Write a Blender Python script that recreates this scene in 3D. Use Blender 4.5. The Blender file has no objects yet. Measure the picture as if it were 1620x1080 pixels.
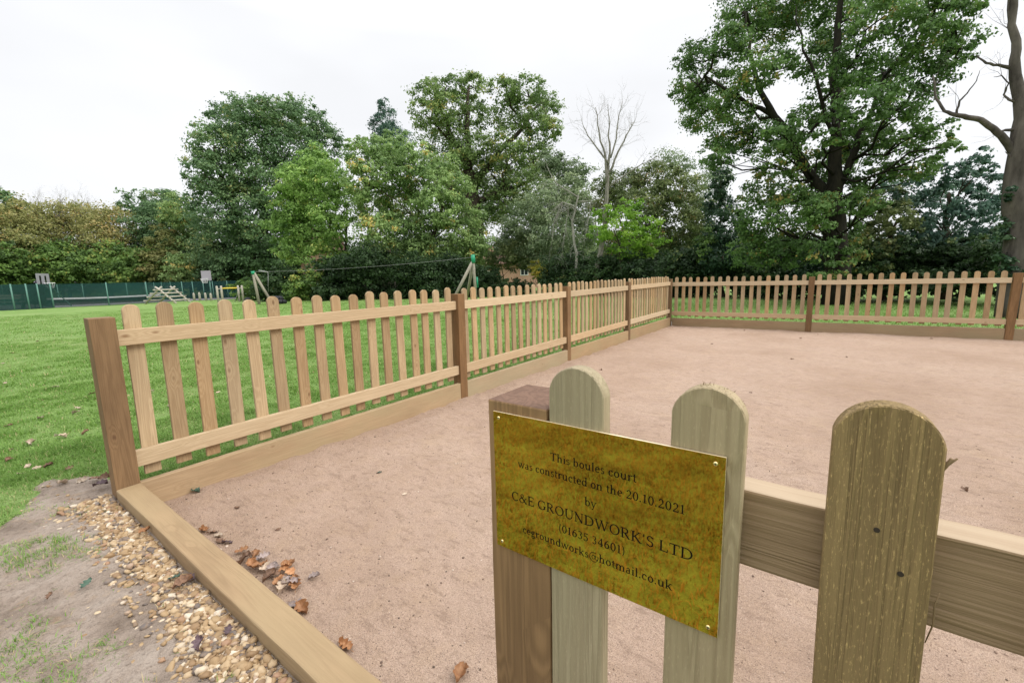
import bpy, bmesh, math, random
import numpy as np
from mathutils import Vector, Matrix, Euler

SC = bpy.context.scene
COL = SC.collection
rad = math.radians
random.seed(7)

# ------------------------------------------------------------------ camera
CAM = np.array([2.902, -0.4839, 1.2212])
PITCH, ROLL, YAW, FPX = -0.1455, -0.0247, -0.6254, 677.79
_cp, _sp, _cy, _sy = math.cos(PITCH), math.sin(PITCH), math.cos(YAW), math.sin(YAW)
FWD = np.array([_sy * _cp, _cy * _cp, _sp])
_r = np.array([_cy, -_sy, 0.0])
_u = np.cross(_r, FWD)
RGT = math.cos(ROLL) * _r + math.sin(ROLL) * _u
UPV = -math.sin(ROLL) * _r + math.cos(ROLL) * _u
cd = bpy.data.cameras.new('camera')
cam = bpy.data.objects.new('camera', cd)
COL.objects.link(cam)
cam.matrix_world = Matrix((
    (RGT[0], UPV[0], -FWD[0], CAM[0]),
    (RGT[1], UPV[1], -FWD[1], CAM[1]),
    (RGT[2], UPV[2], -FWD[2], CAM[2]),
    (0, 0, 0, 1)))
cd.sensor_fit = 'HORIZONTAL'
cd.sensor_width = 36.0
cd.lens = FPX / 1620.0 * 36.0
cd.clip_start = 0.02
cd.clip_end = 1500.0
SC.camera = cam

# ------------------------------------------------------------------ light
SUN_EL, SUN_AZ = rad(42), rad(74)      # azimuth measured from +Y towards +X
SC.view_settings.view_transform = 'Standard'
SC.view_settings.look = 'None'
SC.view_settings.exposure = 0.6
SC.view_settings.gamma = 1.0

W = bpy.data.worlds.new("World")
SC.world = W
W.use_nodes = True
wn, wl = W.node_tree.nodes, W.node_tree.links
wn.clear()
w_out = wn.new('ShaderNodeOutputWorld')
w_bg = wn.new('ShaderNodeBackground')
w_bg.inputs['Strength'].default_value = 0.1
w_sky = wn.new('ShaderNodeTexSky')
w_sky.sky_type = 'NISHITA'
w_sky.sun_disc = False
w_sky.sun_elevation = SUN_EL
w_sky.sun_rotation = SUN_AZ
w_sky.dust_density = 3.0
w_sky.air_density = 1.0
w_tc = wn.new('ShaderNodeTexCoord')
w_sep = wn.new('ShaderNodeSeparateXYZ')
wl.new(w_tc.outputs['Generated'], w_sep.inputs[0])
w_map = wn.new('ShaderNodeMapRange')          # overcast: brighter overhead than at the horizon
w_map.inputs['From Min'].default_value = 0.45
w_map.inputs['From Max'].default_value = 1.0
w_map.inputs['To Min'].default_value = 6.9
w_map.inputs['To Max'].default_value = 19.0
wl.new(w_sep.outputs['Z'], w_map.inputs['Value'])
w_nz = wn.new('ShaderNodeTexNoise')
w_nz.inputs['Scale'].default_value = 2.2
w_nz.inputs['Detail'].default_value = 3.0
w_nz.inputs['Roughness'].default_value = 0.45
w_mp = wn.new('ShaderNodeMapping')
w_mp.inputs['Scale'].default_value = (1, 1, 2.6)
wl.new(w_tc.outputs['Generated'], w_mp.inputs[0])
wl.new(w_mp.outputs[0], w_nz.inputs['Vector'])
w_nm = wn.new('ShaderNodeMapRange')
w_nm.inputs['From Min'].default_value = 0.35
w_nm.inputs['From Max'].default_value = 0.68
w_nm.inputs['To Min'].default_value = 0.94
w_nm.inputs['To Max'].default_value = 1.07
wl.new(w_nz.outputs['Fac'], w_nm.inputs['Value'])
w_mul = wn.new('ShaderNodeMath')
w_mul.operation = 'MULTIPLY'
wl.new(w_map.outputs[0], w_mul.inputs[0])
wl.new(w_nm.outputs[0], w_mul.inputs[1])
w_cc = wn.new('ShaderNodeVectorMath')
w_cc.operation = 'SCALE'
w_cc.inputs[0].default_value = (0.985, 0.995, 1.02)
wl.new(w_mul.outputs[0], w_cc.inputs['Scale'])
w_hs = wn.new('ShaderNodeHueSaturation')
w_hs.inputs['Saturation'].default_value = 0.5
wl.new(w_sky.outputs[0], w_hs.inputs['Color'])
w_mix = wn.new('ShaderNodeMixRGB')
w_mix.inputs['Fac'].default_value = 0.93
wl.new(w_hs.outputs[0], w_mix.inputs['Color1'])
wl.new(w_cc.outputs[0], w_mix.inputs['Color2'])
wl.new(w_mix.outputs[0], w_bg.inputs['Color'])
wl.new(w_bg.outputs[0], w_out.inputs[0])

sl = bpy.data.lights.new('sun', 'SUN')
sl.energy = 1.5
sl.angle = rad(28)
sl.color = (1.0, 0.95, 0.87)
sun = bpy.data.objects.new('sun', sl)
COL.objects.link(sun)
sdir = Vector((math.sin(SUN_AZ) * math.cos(SUN_EL), math.cos(SUN_AZ) * math.cos(SUN_EL), math.sin(SUN_EL)))
sun.rotation_euler = sdir.to_track_quat('Z', 'Y').to_euler()
sun.location = (20, 10, 30)


# ------------------------------------------------------------------ small helpers
def at(px, py, d):
    """a world point seen towards a photograph pixel, d metres away on plan"""
    v = FWD + RGT * (px - 810) / FPX - UPV * (py - 540) / FPX
    return CAM + v * (d / math.hypot(v[0], v[1]))


def ground(px, d, z=0.1):
    p = at(px, 440, d)
    return np.array([p[0], p[1], z])


def tag(o, label, cat, group=None, kind=None):
    if label: o['label'] = label
    if cat: o['category'] = cat
    if group: o['group'] = group
    if kind: o['kind'] = kind
    return o


def empty(name, loc, label, cat, group=None, rotz=0.0):
    o = bpy.data.objects.new(name, None)
    o.empty_display_size = 0.1
    COL.objects.link(o)
    o.location = loc
    o.rotation_euler = (0, 0, rotz)
    return tag(o, label, cat, group)


def link(name, me, parent=None, loc=(0, 0, 0), rot=(0, 0, 0)):
    o = bpy.data.objects.new(name, me)
    COL.objects.link(o)
    o.location = loc
    o.rotation_euler = rot
    if parent: o.parent = parent
    return o


def np_mesh(name, verts, faces, mat, tint=None, smooth=False):
    """faces: (n,k) index array"""
    verts = np.asarray(verts, np.float32)
    faces = np.asarray(faces, np.int32)
    me = bpy.data.meshes.new(name)
    me.vertices.add(len(verts))
    me.vertices.foreach_set('co', verts.ravel())
    n, k = faces.shape
    me.loops.add(n * k)
    me.loops.foreach_set('vertex_index', faces.ravel())
    me.polygons.add(n)
    me.polygons.foreach_set('loop_start', np.arange(0, n * k, k, dtype=np.int32))
    me.polygons.foreach_set('loop_total', np.full(n, k, np.int32))
    if smooth: me.polygons.foreach_set('use_smooth', np.ones(n, bool))
    me.update(calc_edges=True)
    if tint is not None:
        a = me.attributes.new('tint', 'FLOAT', 'POINT')
        a.data.foreach_set('value', np.asarray(tint, np.float32))
    if mat: me.materials.append(mat)
    return me


class Geo:
    """collects boxes and tubes for ONE part"""
    def __init__(self): self.v, self.f = [], []

    def add(self, v, f):
        b = len(self.v)
        self.v += [tuple(map(float, p)) for p in v]
        self.f += [tuple(i + b for i in q) for q in f]
        return self

    def box(self, lo, hi, rot=None, c=None):
        (x0, y0, z0), (x1, y1, z1) = lo, hi
        v = [(x0, y0, z0), (x1, y0, z0), (x1, y1, z0), (x0, y1, z0), (x0, y0, z1), (x1, y0, z1), (x1, y1, z1), (x0, y1, z1)]
        return self.add(v, [(0, 3, 2, 1), (4, 5, 6, 7), (0, 1, 5, 4), (1, 2, 6, 5), (2, 3, 7, 6), (3, 0, 4, 7)])

    def tube(self, pts, rs, n=8, cap=True):
        pts = [np.array(p, float) for p in pts]
        if not hasattr(rs, '__len__'): rs = [rs] * len(pts)
        v, f = [], []
        ref = np.array([0.31, 0.87, 0.38])
        for i, p in enumerate(pts):
            t = pts[min(i + 1, len(pts) - 1)] - pts[max(i - 1, 0)]
            t = t / (np.linalg.norm(t) + 1e-9)
            a = np.cross(t, ref)
            if np.linalg.norm(a) < .1: a = np.cross(t, [1, 0, 0])
            a /= np.linalg.norm(a)
            b = np.cross(t, a)
            for k in range(n):
                th = 2 * math.pi * k / n
                v.append(p + rs[i] * (math.cos(th) * a + math.sin(th) * b))
        for i in range(len(pts) - 1):
            for k in range(n):
                k2 = (k + 1) % n
                f.append((i * n + k, i * n + k2, (i + 1) * n + k2, (i + 1) * n + k))
        if cap:
            f.append(tuple(range(n - 1, -1, -1)))
            f.append(tuple((len(pts) - 1) * n + k for k in range(n)))
        return self.add(v, f)

    def obj(self, name, mat, parent=None, loc=(0, 0, 0), rot=(0, 0, 0), smooth=False, bevel=0.0):
        me = bpy.data.meshes.new(name)
        me.from_pydata(self.v, [], self.f)
        if bevel:
            bm = bmesh.new(); bm.from_mesh(me)
            bmesh.ops.bevel(bm, geom=bm.edges[:], offset=bevel, segments=2, affect='EDGES', profile=.6)
            bm.to_mesh(me); bm.free()
        if smooth:
            me.polygons.foreach_set('use_smooth', np.ones(len(me.polygons), bool))
        me.update()
        me.materials.append(mat)
        return link(name, me, parent, loc, rot)


def vnoise(x, y, seed=0):
    """smooth value noise for terrain and masks"""
    x = np.asarray(x, float); y = np.asarray(y, float)
    xi, yi = np.floor(x).astype(np.int64), np.floor(y).astype(np.int64)
    fx, fy = x - xi, y - yi
    fx, fy = fx * fx * (3 - 2 * fx), fy * fy * (3 - 2 * fy)

    def h(a, b):
        n = (a * 374761393 + b * 668265263 + seed * 1442695041) & 0x7fffffff
        n = ((n ^ (n >> 13)) * 1274126177) & 0x7fffffff
        return ((n ^ (n >> 16)) & 0xffff) / 65535.0
    return (h(xi, yi) * (1 - fx) + h(xi + 1, yi) * fx) * (1 - fy) + (h(xi, yi + 1) * (1 - fx) + h(xi + 1, yi + 1) * fx) * fy


def fbm(x, y, seed=0, o=4):
    s, a, t = 0, 1.0, 0
    for i in range(o):
        s = s + a * vnoise(x * 2 ** i, y * 2 ** i, seed + i); t += a; a *= .5
    return s / t


# ------------------------------------------------------------------ materials
class NT:
    def __init__(self, name, rough=.8, spec=.3):
        self.m = bpy.data.materials.new(name)
        self.m.use_nodes = True
        self.t = self.m.node_tree
        self.n, self.l = self.t.nodes, self.t.links
        self.b = self.n['Principled BSDF']
        self.b.inputs['Roughness'].default_value = rough
        self.b.inputs['Specular IOR Level'].default_value = spec

    def new(self, t, **kw):
        x = self.n.new(t)
        for k, v in kw.items():
            if k in x.inputs: x.inputs[k].default_value = v
            else: setattr(x, k, v)
        return x

    def ln(self, a, b): self.l.new(a, b)

    def noise(self, vec, scale, detail=4, rough=.55, dist=0.0):
        x = self.new('ShaderNodeTexNoise', Scale=scale, Detail=detail, Roughness=rough, Distortion=dist)
        if vec: self.ln(vec, x.inputs['Vector'])
        return x.outputs['Fac']

    def mapping(self, vec, scale=(1, 1, 1), loc=None):
        x = self.new('ShaderNodeMapping', Scale=scale)
        self.ln(vec, x.inputs['Vector'])
        if loc is not None: self.ln(loc, x.inputs['Location'])
        return x.outputs[0]

    def ramp(self, fac, stops, interp='LINEAR'):
        x = self.n.new('ShaderNodeValToRGB')
        r = x.color_ramp
        r.interpolation = interp
        while len(r.elements) < len(stops): r.elements.new(.5)
        for e, (p, c) in zip(r.elements, stops):
            e.position = p
            e.color = (*c, 1) if len(c) == 3 else c
        self.ln(fac, x.inputs[0])
        return x.outputs[0]

    def mix(self, f, a, b, mode='MIX'):
        x = self.n.new('ShaderNodeMixRGB')
        x.blend_type = mode
        for s, v in zip(('Fac', 'Color1', 'Color2'), (f, a, b)):
            if isinstance(v, (int, float)): x.inputs[s].default_value = v
            elif isinstance(v, tuple): x.inputs[s].default_value = (*v, 1)
            else: self.ln(v, x.inputs[s])
        return x.outputs[0]

    def math(self, op, a, b=0.0):
        x = self.n.new('ShaderNodeMath')
        x.operation = op
        for i, v in enumerate((a, b)):
            if isinstance(v, (int, float)): x.inputs[i].default_value = v
            else: self.ln(v, x.inputs[i])
        return x.outputs[0]

    def rng(self, v, a, b, c, d):
        x = self.new('ShaderNodeMapRange')
        for i, q in zip(('From Min', 'From Max', 'To Min', 'To Max'), (a, b, c, d)): x.inputs[i].default_value = q
        self.ln(v, x.inputs['Value'])
        return x.outputs[0]

    def bump(self, h, strength=.3, dist=.01):
        x = self.new('ShaderNodeBump', Strength=strength, Distance=dist)
        self.ln(h, x.inputs['Height'])
        self.ln(x.outputs[0], self.b.inputs['Normal'])

    def col(self, c):
        if isinstance(c, tuple): self.b.inputs['Base Color'].default_value = (*c, 1)
        else: self.ln(c, self.b.inputs['Base Color'])


def wood(name, light, dark, knot, vary=.25, green=None, grain=1.0, fuzz=0.0, rough=.75, stain=0.25, bump=.25, knots=.5):
    """sawn timber, grain along the local Z of each plank"""
    k = NT(name, rough, .25)
    tc = k.new('ShaderNodeTexCoord').outputs['Object']
    oi = k.new('ShaderNodeObjectInfo')
    off = k.new('ShaderNodeVectorMath', operation='SCALE')
    cmb = k.new('ShaderNodeCombineXYZ')
    for i in range(3): k.ln(oi.outputs['Random'], cmb.inputs[i])
    k.ln(cmb.outputs[0], off.inputs[0]); off.inputs['Scale'].default_value = 37.0
    p = k.mapping(tc, (1, 1, 1), off.outputs[0])
    # knots
    kv = k.new('ShaderNodeTexVoronoi', Scale=1.0)
    k.ln(k.mapping(p, (13, 13, 6.5)), kv.inputs['Vector'])
    kd = kv.outputs['Distance']
    ks = k.new('ShaderNodeSeparateXYZ'); k.ln(kv.outputs['Color'], ks.inputs[0])
    gate = k.math('LESS_THAN', ks.outputs[0], knots)
    kd = k.math('ADD', kd, k.math('MULTIPLY', k.noise(k.mapping(p, (60, 60, 30)), 1.0, 2), .05))
    kmask = k.math('MULTIPLY', k.rng(kd, .07, .17, 1, 0), gate)
    near = k.math('MULTIPLY', k.rng(kd, .0, .5, 1, 0), gate)
    # grain bands, pushed aside by the knots
    g = k.noise(k.mapping(p, (26 * grain, 26 * grain, 1.1)), 1.0, 3, .5, .6)
    sm = k.math('ADD', g, k.math('MULTIPLY', near, .35))
    band = k.math('SINE', k.math('MULTIPLY', sm, 46.0))
    band = k.rng(band, -1, 1, 0, 1)
    fine = k.noise(k.mapping(p, (260, 260, 6)), 1.0, 3, .6)
    blot = k.noise(k.mapping(p, (7, 7, 2.2)), 1.0, 4, .6)
    f = k.math('ADD', k.math('MULTIPLY', band, .45), k.math('MULTIPLY', fine, .55))
    c = k.mix(f, dark, light)
    c = k.mix(k.rng(blot, .35, .7, 0, stain), c, tuple(x * .55 for x in dark))
    c = k.mix(k.math('MULTIPLY', kmask, .8), c, knot)
    if green:
        gm = k.noise(k.mapping(p, (5, 5, 1.6)), 1.0, 3)
        c = k.mix(k.rng(gm, .4, .65, 0, .75), c, green)
    if fuzz:
        fz = k.noise(k.mapping(p, (560, 560, 130)), 1.0, 3, .75)
        c = k.mix(k.rng(fz, .56, .74, 0, fuzz), c, tuple(min(1, x * 2.2) for x in light))
    hs = k.new('ShaderNodeHueSaturation')
    k.ln(c, hs.inputs['Color'])
    k.ln(k.rng(oi.outputs['Random'], 0, 1, 1 - vary, 1 + vary * .55), hs.inputs['Value'])
    r2 = k.math('FRACT', k.math('MULTIPLY', oi.outputs['Random'], 17.3))
    k.ln(k.rng(r2, 0, 1, .496, .506), hs.inputs['Hue'])
    k.ln(k.rng(r2, 0, 1, 1.08, .88), hs.inputs['Saturation'])
    k.col(hs.outputs[0])
    k.bump(k.math('ADD', k.math('MULTIPLY', fine, .8), k.math('MULTIPLY', band, .35)), bump, .004)
    return k.m


M = {}
M['picket'] = wood('pale_pine', (.51, .37, .215), (.34, .225, .12), (.14, .075, .035), .22, stain=.38, bump=.4)
M['rail'] = wood('sawn_pine_rail', (.58, .44, .28), (.44, .315, .185), (.22, .125, .06), .12, stain=.12, knots=.4, bump=.35)
M['post'] = wood('brown_post', (.285, .172, .085), (.165, .095, .045), (.10, .05, .025), .18, stain=.5, knots=.12, bump=.4)
M['board'] = wood('gravel_board', (.42, .30, .18), (.32, .22, .125), (.2, .11, .06), .15, green=(.33, .26, .15), stain=.35, knots=.25)
M['sleeper'] = wood('sleeper', (.38, .265, .15), (.27, .182, .10), (.20, .12, .065), .05, stain=.35, grain=.8, green=(.34, .25, .14), bump=.45, knots=.25)
M['front_post'] = wood('front_post', (.37, .215, .10), (.18, .10, .046), (.07, .038, .018), .03, stain=.55, bump=.6, knots=.2)
M['front_picket'] = wood('grey_green_picket', (.45, .355, .22), (.28, .21, .12), (.15, .09, .05), .06, green=(.34, .28, .165), fuzz=.14, stain=.3, grain=1.6, bump=.7, knots=.5)
M['front_picket_olive'] = wood('olive_picket', (.40, .26, .095), (.17, .105, .04), (.05, .028, .014), .03, green=(.24, .153, .062), fuzz=.6, stain=.5, grain=2.3, bump=1.0, knots=.22)
M['front_rail'] = wood('front_rail', (.39, .275, .165), (.22, .145, .085), (.08, .047, .03), .06, green=(.27, .195, .12), stain=.5, bump=.6, knots=.35)
M['end_grain'] = wood('wet_end_grain', (.21, .12, .08), (.11, .06, .04), (.06, .03, .02), .05, stain=.3, knots=.0)
M['front_rail_lit_top'] = wood('sky_lit_rail_top', (.47, .375, .265), (.37, .28, .19), (.3, .2, .12), .04, stain=.1, knots=.1)  # lighter copy of the rail timber, standing in for skylight on top


def flat(name, c, rough=.6, metal=0.0, spec=.3, vary=.15, scale=20):
    k = NT(name, rough, spec)
    tc = k.new('ShaderNodeTexCoord').outputs['Object']
    n = k.noise(tc, scale, 4)
    k.col(k.mix(k.rng(n, .3, .7, 0, 1), tuple(x * (1 - vary) for x in c), tuple(min(1, x * (1 + vary)) for x in c)))
    k.b.inputs['Metallic'].default_value = metal
    return k.m


def leafmat(name, stops, rough=.55, trans=.35, spec=.25, gain=1.0):
    k = NT(name, rough, spec)
    a = k.new('ShaderNodeAttribute', attribute_name='tint')
    c = k.ramp(a.outputs['Fac'], [(p, tuple(min(.9, q * gain) for q in cc)) for p, cc in stops])
    k.col(c)
    tr = k.new('ShaderNodeBsdfTranslucent')
    k.ln(c, tr.inputs['Color'])
    mx = k.new('ShaderNodeMixShader')
    mx.inputs[0].default_value = trans
    k.ln(k.b.outputs[0], mx.inputs[1]); k.ln(tr.outputs[0], mx.inputs[2])
    k.ln(mx.outputs[0], k.n['Material Output'].inputs[0])
    return k.m


def barkmat(name, a, b, scale=8):
    k = NT(name, .9, .15)
    tc = k.new('ShaderNodeTexCoord').outputs['Object']
    n = k.noise(k.mapping(tc, (scale, scale, scale * .3)), 1, 5, .65)
    k.col(k.ramp(n, [(.3, a), (.7, b)]))
    k.bump(n, .6, .05)
    return k.m


M['bark'] = barkmat('bark', (.028, .022, .015), (.085, .068, .048))
M['bark_dark'] = barkmat('dark_ivy_bark', (.010, .010, .007), (.032, .028, .019))
M['bark_pale'] = barkmat('pale_bark', (.13, .118, .096), (.32, .30, .26))
M['bark_dead'] = barkmat('dead_bark', (.03, .026, .022), (.13, .114, .098), 5)
M['twig_grey'] = barkmat('grey_twig', (.17, .16, .14), (.40, .385, .34))

# sand
k = NT('court_sand', .95, .1)
tc = k.new('ShaderNodeTexCoord').outputs['Object']
n1 = k.noise(tc, .7, 5, .6)
n2 = k.noise(tc, 9, 5, .65)
n3 = k.noise(tc, 330, 3, .7)
c = k.ramp(n1, [(.3, (.385, .27, .195)), (.5, (.475, .345, .262)), (.72, (.51, .382, .298))])
c = k.mix(k.rng(n2, .45, .75, 0, .35), c, (.43, .30, .18))
c = k.mix(k.rng(n3, .50, .60, 0, .75), c, (.15, .10, .075))
c = k.mix(k.rng(k.noise(tc, 120, 4, .75), .54, .66, 0, .5), c, (.22, .152, .113))
c = k.mix(k.rng(k.noise(k.mapping(tc, (1, 1.6, 1)), 3.2, 5, .7), .5, .72, 0, .36), c, (.29, .20, .147))
c = k.mix(k.rng(k.noise(k.mapping(tc, (1, 1, 1)), 1.9, 5, .68, .8), .56, .74, 0, .22), c, (.53, .40, .27))
c = k.mix(k.rng(k.noise(k.mapping(tc, (14, 34, 14)), 1, 4, .7), .52, .66, 0, .6), c, (.24, .165, .12))  # streaky speckle painting in the shading of footprint lumps
c = k.mix(k.rng(k.noise(tc, 210, 2, .6), .6, .7, 0, .5), c, (.60, .48, .40))
vo = k.new('ShaderNodeTexVoronoi', Scale=60.0, Randomness=1.0)
k.ln(tc, vo.inputs['Vector'])
c = k.mix(k.math('MULTIPLY', k.rng(vo.outputs['Distance'], .08, .14, 1, 0), k.rng(k.noise(tc, 5, 2), .5, .62, 0, .75)), c, (.10, .07, .055))
k.col(c)
k.bump(k.math('ADD', k.math('MULTIPLY', n3, .35), k.math('ADD', n2, k.math('MULTIPLY', k.noise(tc, 55, 4, .7), .8))), .9, .016)
M['sand'] = k.m

# lawn soil / far grass
k = NT('lawn_grass', .9, .1)
tc = k.new('ShaderNodeTexCoord').outputs['Object']
n1 = k.noise(tc, .22, 4, .6)
n2 = k.noise(k.mapping(tc, (1, 1, 1)), 2.6, 5, .65)
n3 = k.noise(tc, 26, 4, .7)
c = k.ramp(n1, [(.3, (.17, .275, .075)), (.52, (.21, .315, .10)), (.72, (.26, .34, .13))])
c = k.mix(k.rng(n2, .35, .7, .0, .55), c, (.13, .24, .05))
c = k.mix(k.rng(n3, .48, .7, 0, .55), c, (.22, .31, .10))
c = k.mix(k.rng(k.noise(tc, 1.1, 4, .6), .62, .74, 0, .5), c, (.25, .25, .115))
k.col(c)
k.bump(k.math('ADD', n3, k.noise(tc, 90, 3, .7)), .8, .03)
M['lawn'] = k.m

# bare mud
k = NT('mud', .9, .15)
tc = k.new('ShaderNodeTexCoord').outputs['Object']
n1 = k.noise(tc, 5, 5, .6)
n2 = k.noise(tc, 45, 4, .7)
c = k.ramp(n1, [(.32, (.17, .13, .10)), (.5, (.285, .228, .184)), (.68, (.36, .30, .25))])
c = k.mix(k.rng(n2, .52, .7, 0, .6), c, (.11, .08, .058))
c = k.mix(k.rng(k.noise(tc, 16, 3), .58, .7, 0, .45), c, (.32, .225, .14))
k.col(c)
k.bump(k.math('ADD', n2, k.math('MULTIPLY', n1, 2.0)), 1.0, .02)
M['mud'] = k.m

k = NT('tennis_asphalt', .9, .2)
tc = k.new('ShaderNodeTexCoord').outputs['Object']
k.col(k.ramp(k.noise(tc, 1.5, 5), [(.3, (.15, .14, .15)), (.7, (.23, .215, .225))]))
M['asphalt'] = k.m

k = NT('pebble', .6, .3)
a = k.new('ShaderNodeAttribute', attribute_name='tint')
tc = k.new('ShaderNodeTexCoord').outputs['Object']
c = k.ramp(a.outputs['Fac'], [(0, (.10, .085, .08)), (.08, (.17, .145, .13)), (.16, (.22, .14, .075)), (.4, (.31, .21, .112)), (.62, (.39, .28, .16)), (.8, (.50, .395, .265)), (.9, (.60, .53, .43)), (.95, (.27, .16, .095)), (1, (.33, .20, .13))])
c = k.mix(k.rng(k.noise(tc, 70, 4, .6), .4, .7, 0, .45), c, (.30, .185, .09))
k.col(c)
k.bump(k.noise(tc, 160, 3), .2, .003)
M['pebble'] = k.m

M['blade'] = leafmat('grass_blade', [(0, (.085, .17, .025)), (.35, (.14, .255, .045)), (.7, (.21, .335, .085)), (.93, (.29, .38, .14)), (1, (.45, .37, .20))], .5, .35, gain=1.12)
M['dry_blade'] = leafmat('dry_grass_blade', [(0, (.12, .115, .03)), (.3, (.22, .185, .045)), (.65, (.31, .235, .075)), (.9, (.42, .30, .14)), (1, (.46, .27, .16))], .6, .3)

k = NT('brass', .16, .5)
k.b.inputs['Metallic'].default_value = 1.0
tc = k.new('ShaderNodeTexCoord').outputs['Object']
n = k.noise(tc, 14, 4, .6)
k.col(k.ramp(n, [(.3, (.76, .425, .10)), (.7, (.82, .47, .12))]))
k.ln(k.rng(k.noise(tc, 35, 4),   .4, .8, .018, .04), k.b.inputs['Roughness'])
M['brass'] = k.m
M['brass_edge_glint'] = flat('brass_edge_glint', (.90, .80, .55), .55, .6, .5, .05)  # pale base colour stands in for sky glint along the plate rim
M['ink'] = flat('engraving_black', (.008, .007, .006), .9, 0, .05, .1)
M['screw'] = flat('brass_screw', (.9, .78, .45), .25, 1.0, .5, .05)
M['dark_hole'] = flat('hole_shade', (.035, .025, .018), .7)  # near-black stands in for the shade inside a hole
M['splinter'] = flat('splinter_wood', (.22, .15, .08), .8)
M['green_net'] = None
M['grey_board'] = flat('grey_board', (.26, .26, .28), .6, 0, .3, .1)
M['white'] = flat('white_paint', (.72, .72, .72), .5, 0, .3, .06)
M['grey_pole'] = flat('weathered_pole', (.29, .265, .21), .8, 0, .2, .2)
M['log_pale'] = flat('pale_log', (.44, .40, .345), .85, 0, .2, .2, 9)
M['green_paint'] = flat('green_paint', (.02, .30, .16), .45, 0, .4, .1)
M['green_post'] = flat('green_metal_post', (.10, .22, .18), .5, 0, .4, .1)
M['yellow'] = flat('yellow_bar', (.70, .52, .06), .5, 0, .4, .08)
M['black'] = flat('black_rubber', (.02, .021, .025), .7, 0, .3, .2)
M['dark_pad'] = flat('dark_padding', (.035, .03, .04), .7)
M['steel'] = flat('steel_cable', (.33, .33, .32), .5, .6)
M['lilac'] = flat('pale_lilac_board', (.36, .335, .37), .6, 0, .3, .05)
M['brick'] = None


def netmat(name, c, alpha):
    k = NT(name, .7, .2)
    tc = k.new('ShaderNodeTexCoord').outputs['Object']
    k.col(k.mix(k.rng(k.noise(tc, .6, 3), .3, .7, 0, 1), tuple(x * .7 for x in c), tuple(x * 1.2 for x in c)))
    k.b.inputs['Alpha'].default_value = alpha
    return k.m


M['green_net'] = netmat('green_netting', (.011, .05, .043), .76)
M['tennis_net'] = netmat('tennis_netting', (.02, .022, .02), .6)
k = NT('brick', .9, .2)
tc = k.new('ShaderNodeTexCoord').outputs['Object']
bt = k.new('ShaderNodeTexBrick')
bt.inputs['Scale'].default_value = 4.0
bt.inputs['Color1'].default_value = (.42, .20, .14, 1)
bt.inputs['Color2'].default_value = (.50, .27, .19, 1)
bt.inputs['Mortar'].default_value = (.5, .45, .4, 1)
mp = k.new('ShaderNodeMapping'); mp.inputs['Rotation'].default_value = (rad(90), 0, 0)
k.ln(tc, mp.inputs[0]); k.ln(mp.outputs[0], bt.inputs['Vector'])
k.col(bt.outputs['Color'])
M['brick'] = k.m
M['roof'] = flat('roof_tile', (.16, .09, .07), .9, 0, .2, .3, 6)
k = NT('window_glass', .08, .5)
k.col((.03, .035, .04))
M['glass'] = k.m


def planar(name, verts_xy, z, mat, kind='structure'):
    me = bpy.data.meshes.new(name)
    me.from_pydata([(x, y, z) for x, y in verts_xy], [], [tuple(range(len(verts_xy)))])
    me.materials.append(mat)
    o = link(name, me)
    o['kind'] = kind
    return o


# ------------------------------------------------------------------ ground
FX = 8.30            # right-hand side of the court
FY = 10.15           # far side of the court
ZL = 0.10            # lawn level outside


def lawn_z(x, y):
    x = np.asarray(x, float); y = np.asarray(y, float)
    z = ZL + (fbm(x * .9, y * .9, 3, 3) - .5) * .05
    near = np.clip(1 - np.maximum(np.abs(y + .2) - .3, 0) / .4, 0, 1) * np.clip((x + 1.2) / .8, 0, 1)
    z = z * (1 - near) + near * (.118 + (fbm(x * 5, y * 5, 9, 3) - .5) * .022)
    flatten = np.clip((np.hypot(x, y) - 30) / 20, 0, 1)
    return z * (1 - flatten) + ZL * flatten


def grid(xs, ys, zf, mat, name, hole=None, smooth=True):
    X, Y = np.meshgrid(xs, ys)
    V = np.stack([X.ravel(), Y.ravel(), zf(X, Y).ravel()], 1)
    nx, ny = len(xs), len(ys)
    I, J = np.meshgrid(np.arange(nx - 1), np.arange(ny - 1))
    a = (J * nx + I).ravel()
    F = np.stack([a, a + 1, a + nx + 1, a + nx], 1)
    if hole:
        cx = (X[:-1, :-1] + X[1:, 1:]).ravel() / 2
        cy = (Y[:-1, :-1] + Y[1:, 1:]).ravel() / 2
        keep = ~((cx > hole[0]) & (cx < hole[1]) & (cy > hole[2]) & (cy < hole[3]))
        F = F[keep]
    o = link(name, np_mesh(name, V, F, mat, smooth=smooth))
    o['kind'] = 'structure'
    return o


def axis(pts):
    out = []
    for a, b, s in pts: out += list(np.arange(a, b - 1e-6, s))
    return np.array(out + [pts[-1][1]])


HX0, HX1, HY0, HY1 = -.06, FX + .06, .05, FY + .06
xs = axis([(-600, -100, 100), (-100, -20, 10), (-20, -6, 1), (-6, -1.5, .15), (-1.5, HX0, .04), (HX0, 3.4, .04), (3.4, HX1, .35), (HX1, 12, .4), (12, 40, 4), (40, 600, 80)])
ys = axis([(-300, -40, 65), (-40, -6, 4), (-6, -3, .3), (-3, -.7, .1), (-.7, HY0, .03), (HY0, 4, .2), (4, HY1, .3), (HY1, 16, .4), (16, 60, 4), (60, 900, 100)])
lawn = grid(xs, ys, lawn_z, M['lawn'], 'lawn', (HX0, HX1, HY0, HY1))


def sand_z(x, y):
    base = .03 * np.clip(1 - y / 9.0, 0, 1)
    return base + (fbm(x * 1.7, y * 1.7, 21, 4) - .5) * .030 + (fbm(x * 5, y * 8, 22, 4) - .5) * .040


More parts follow.
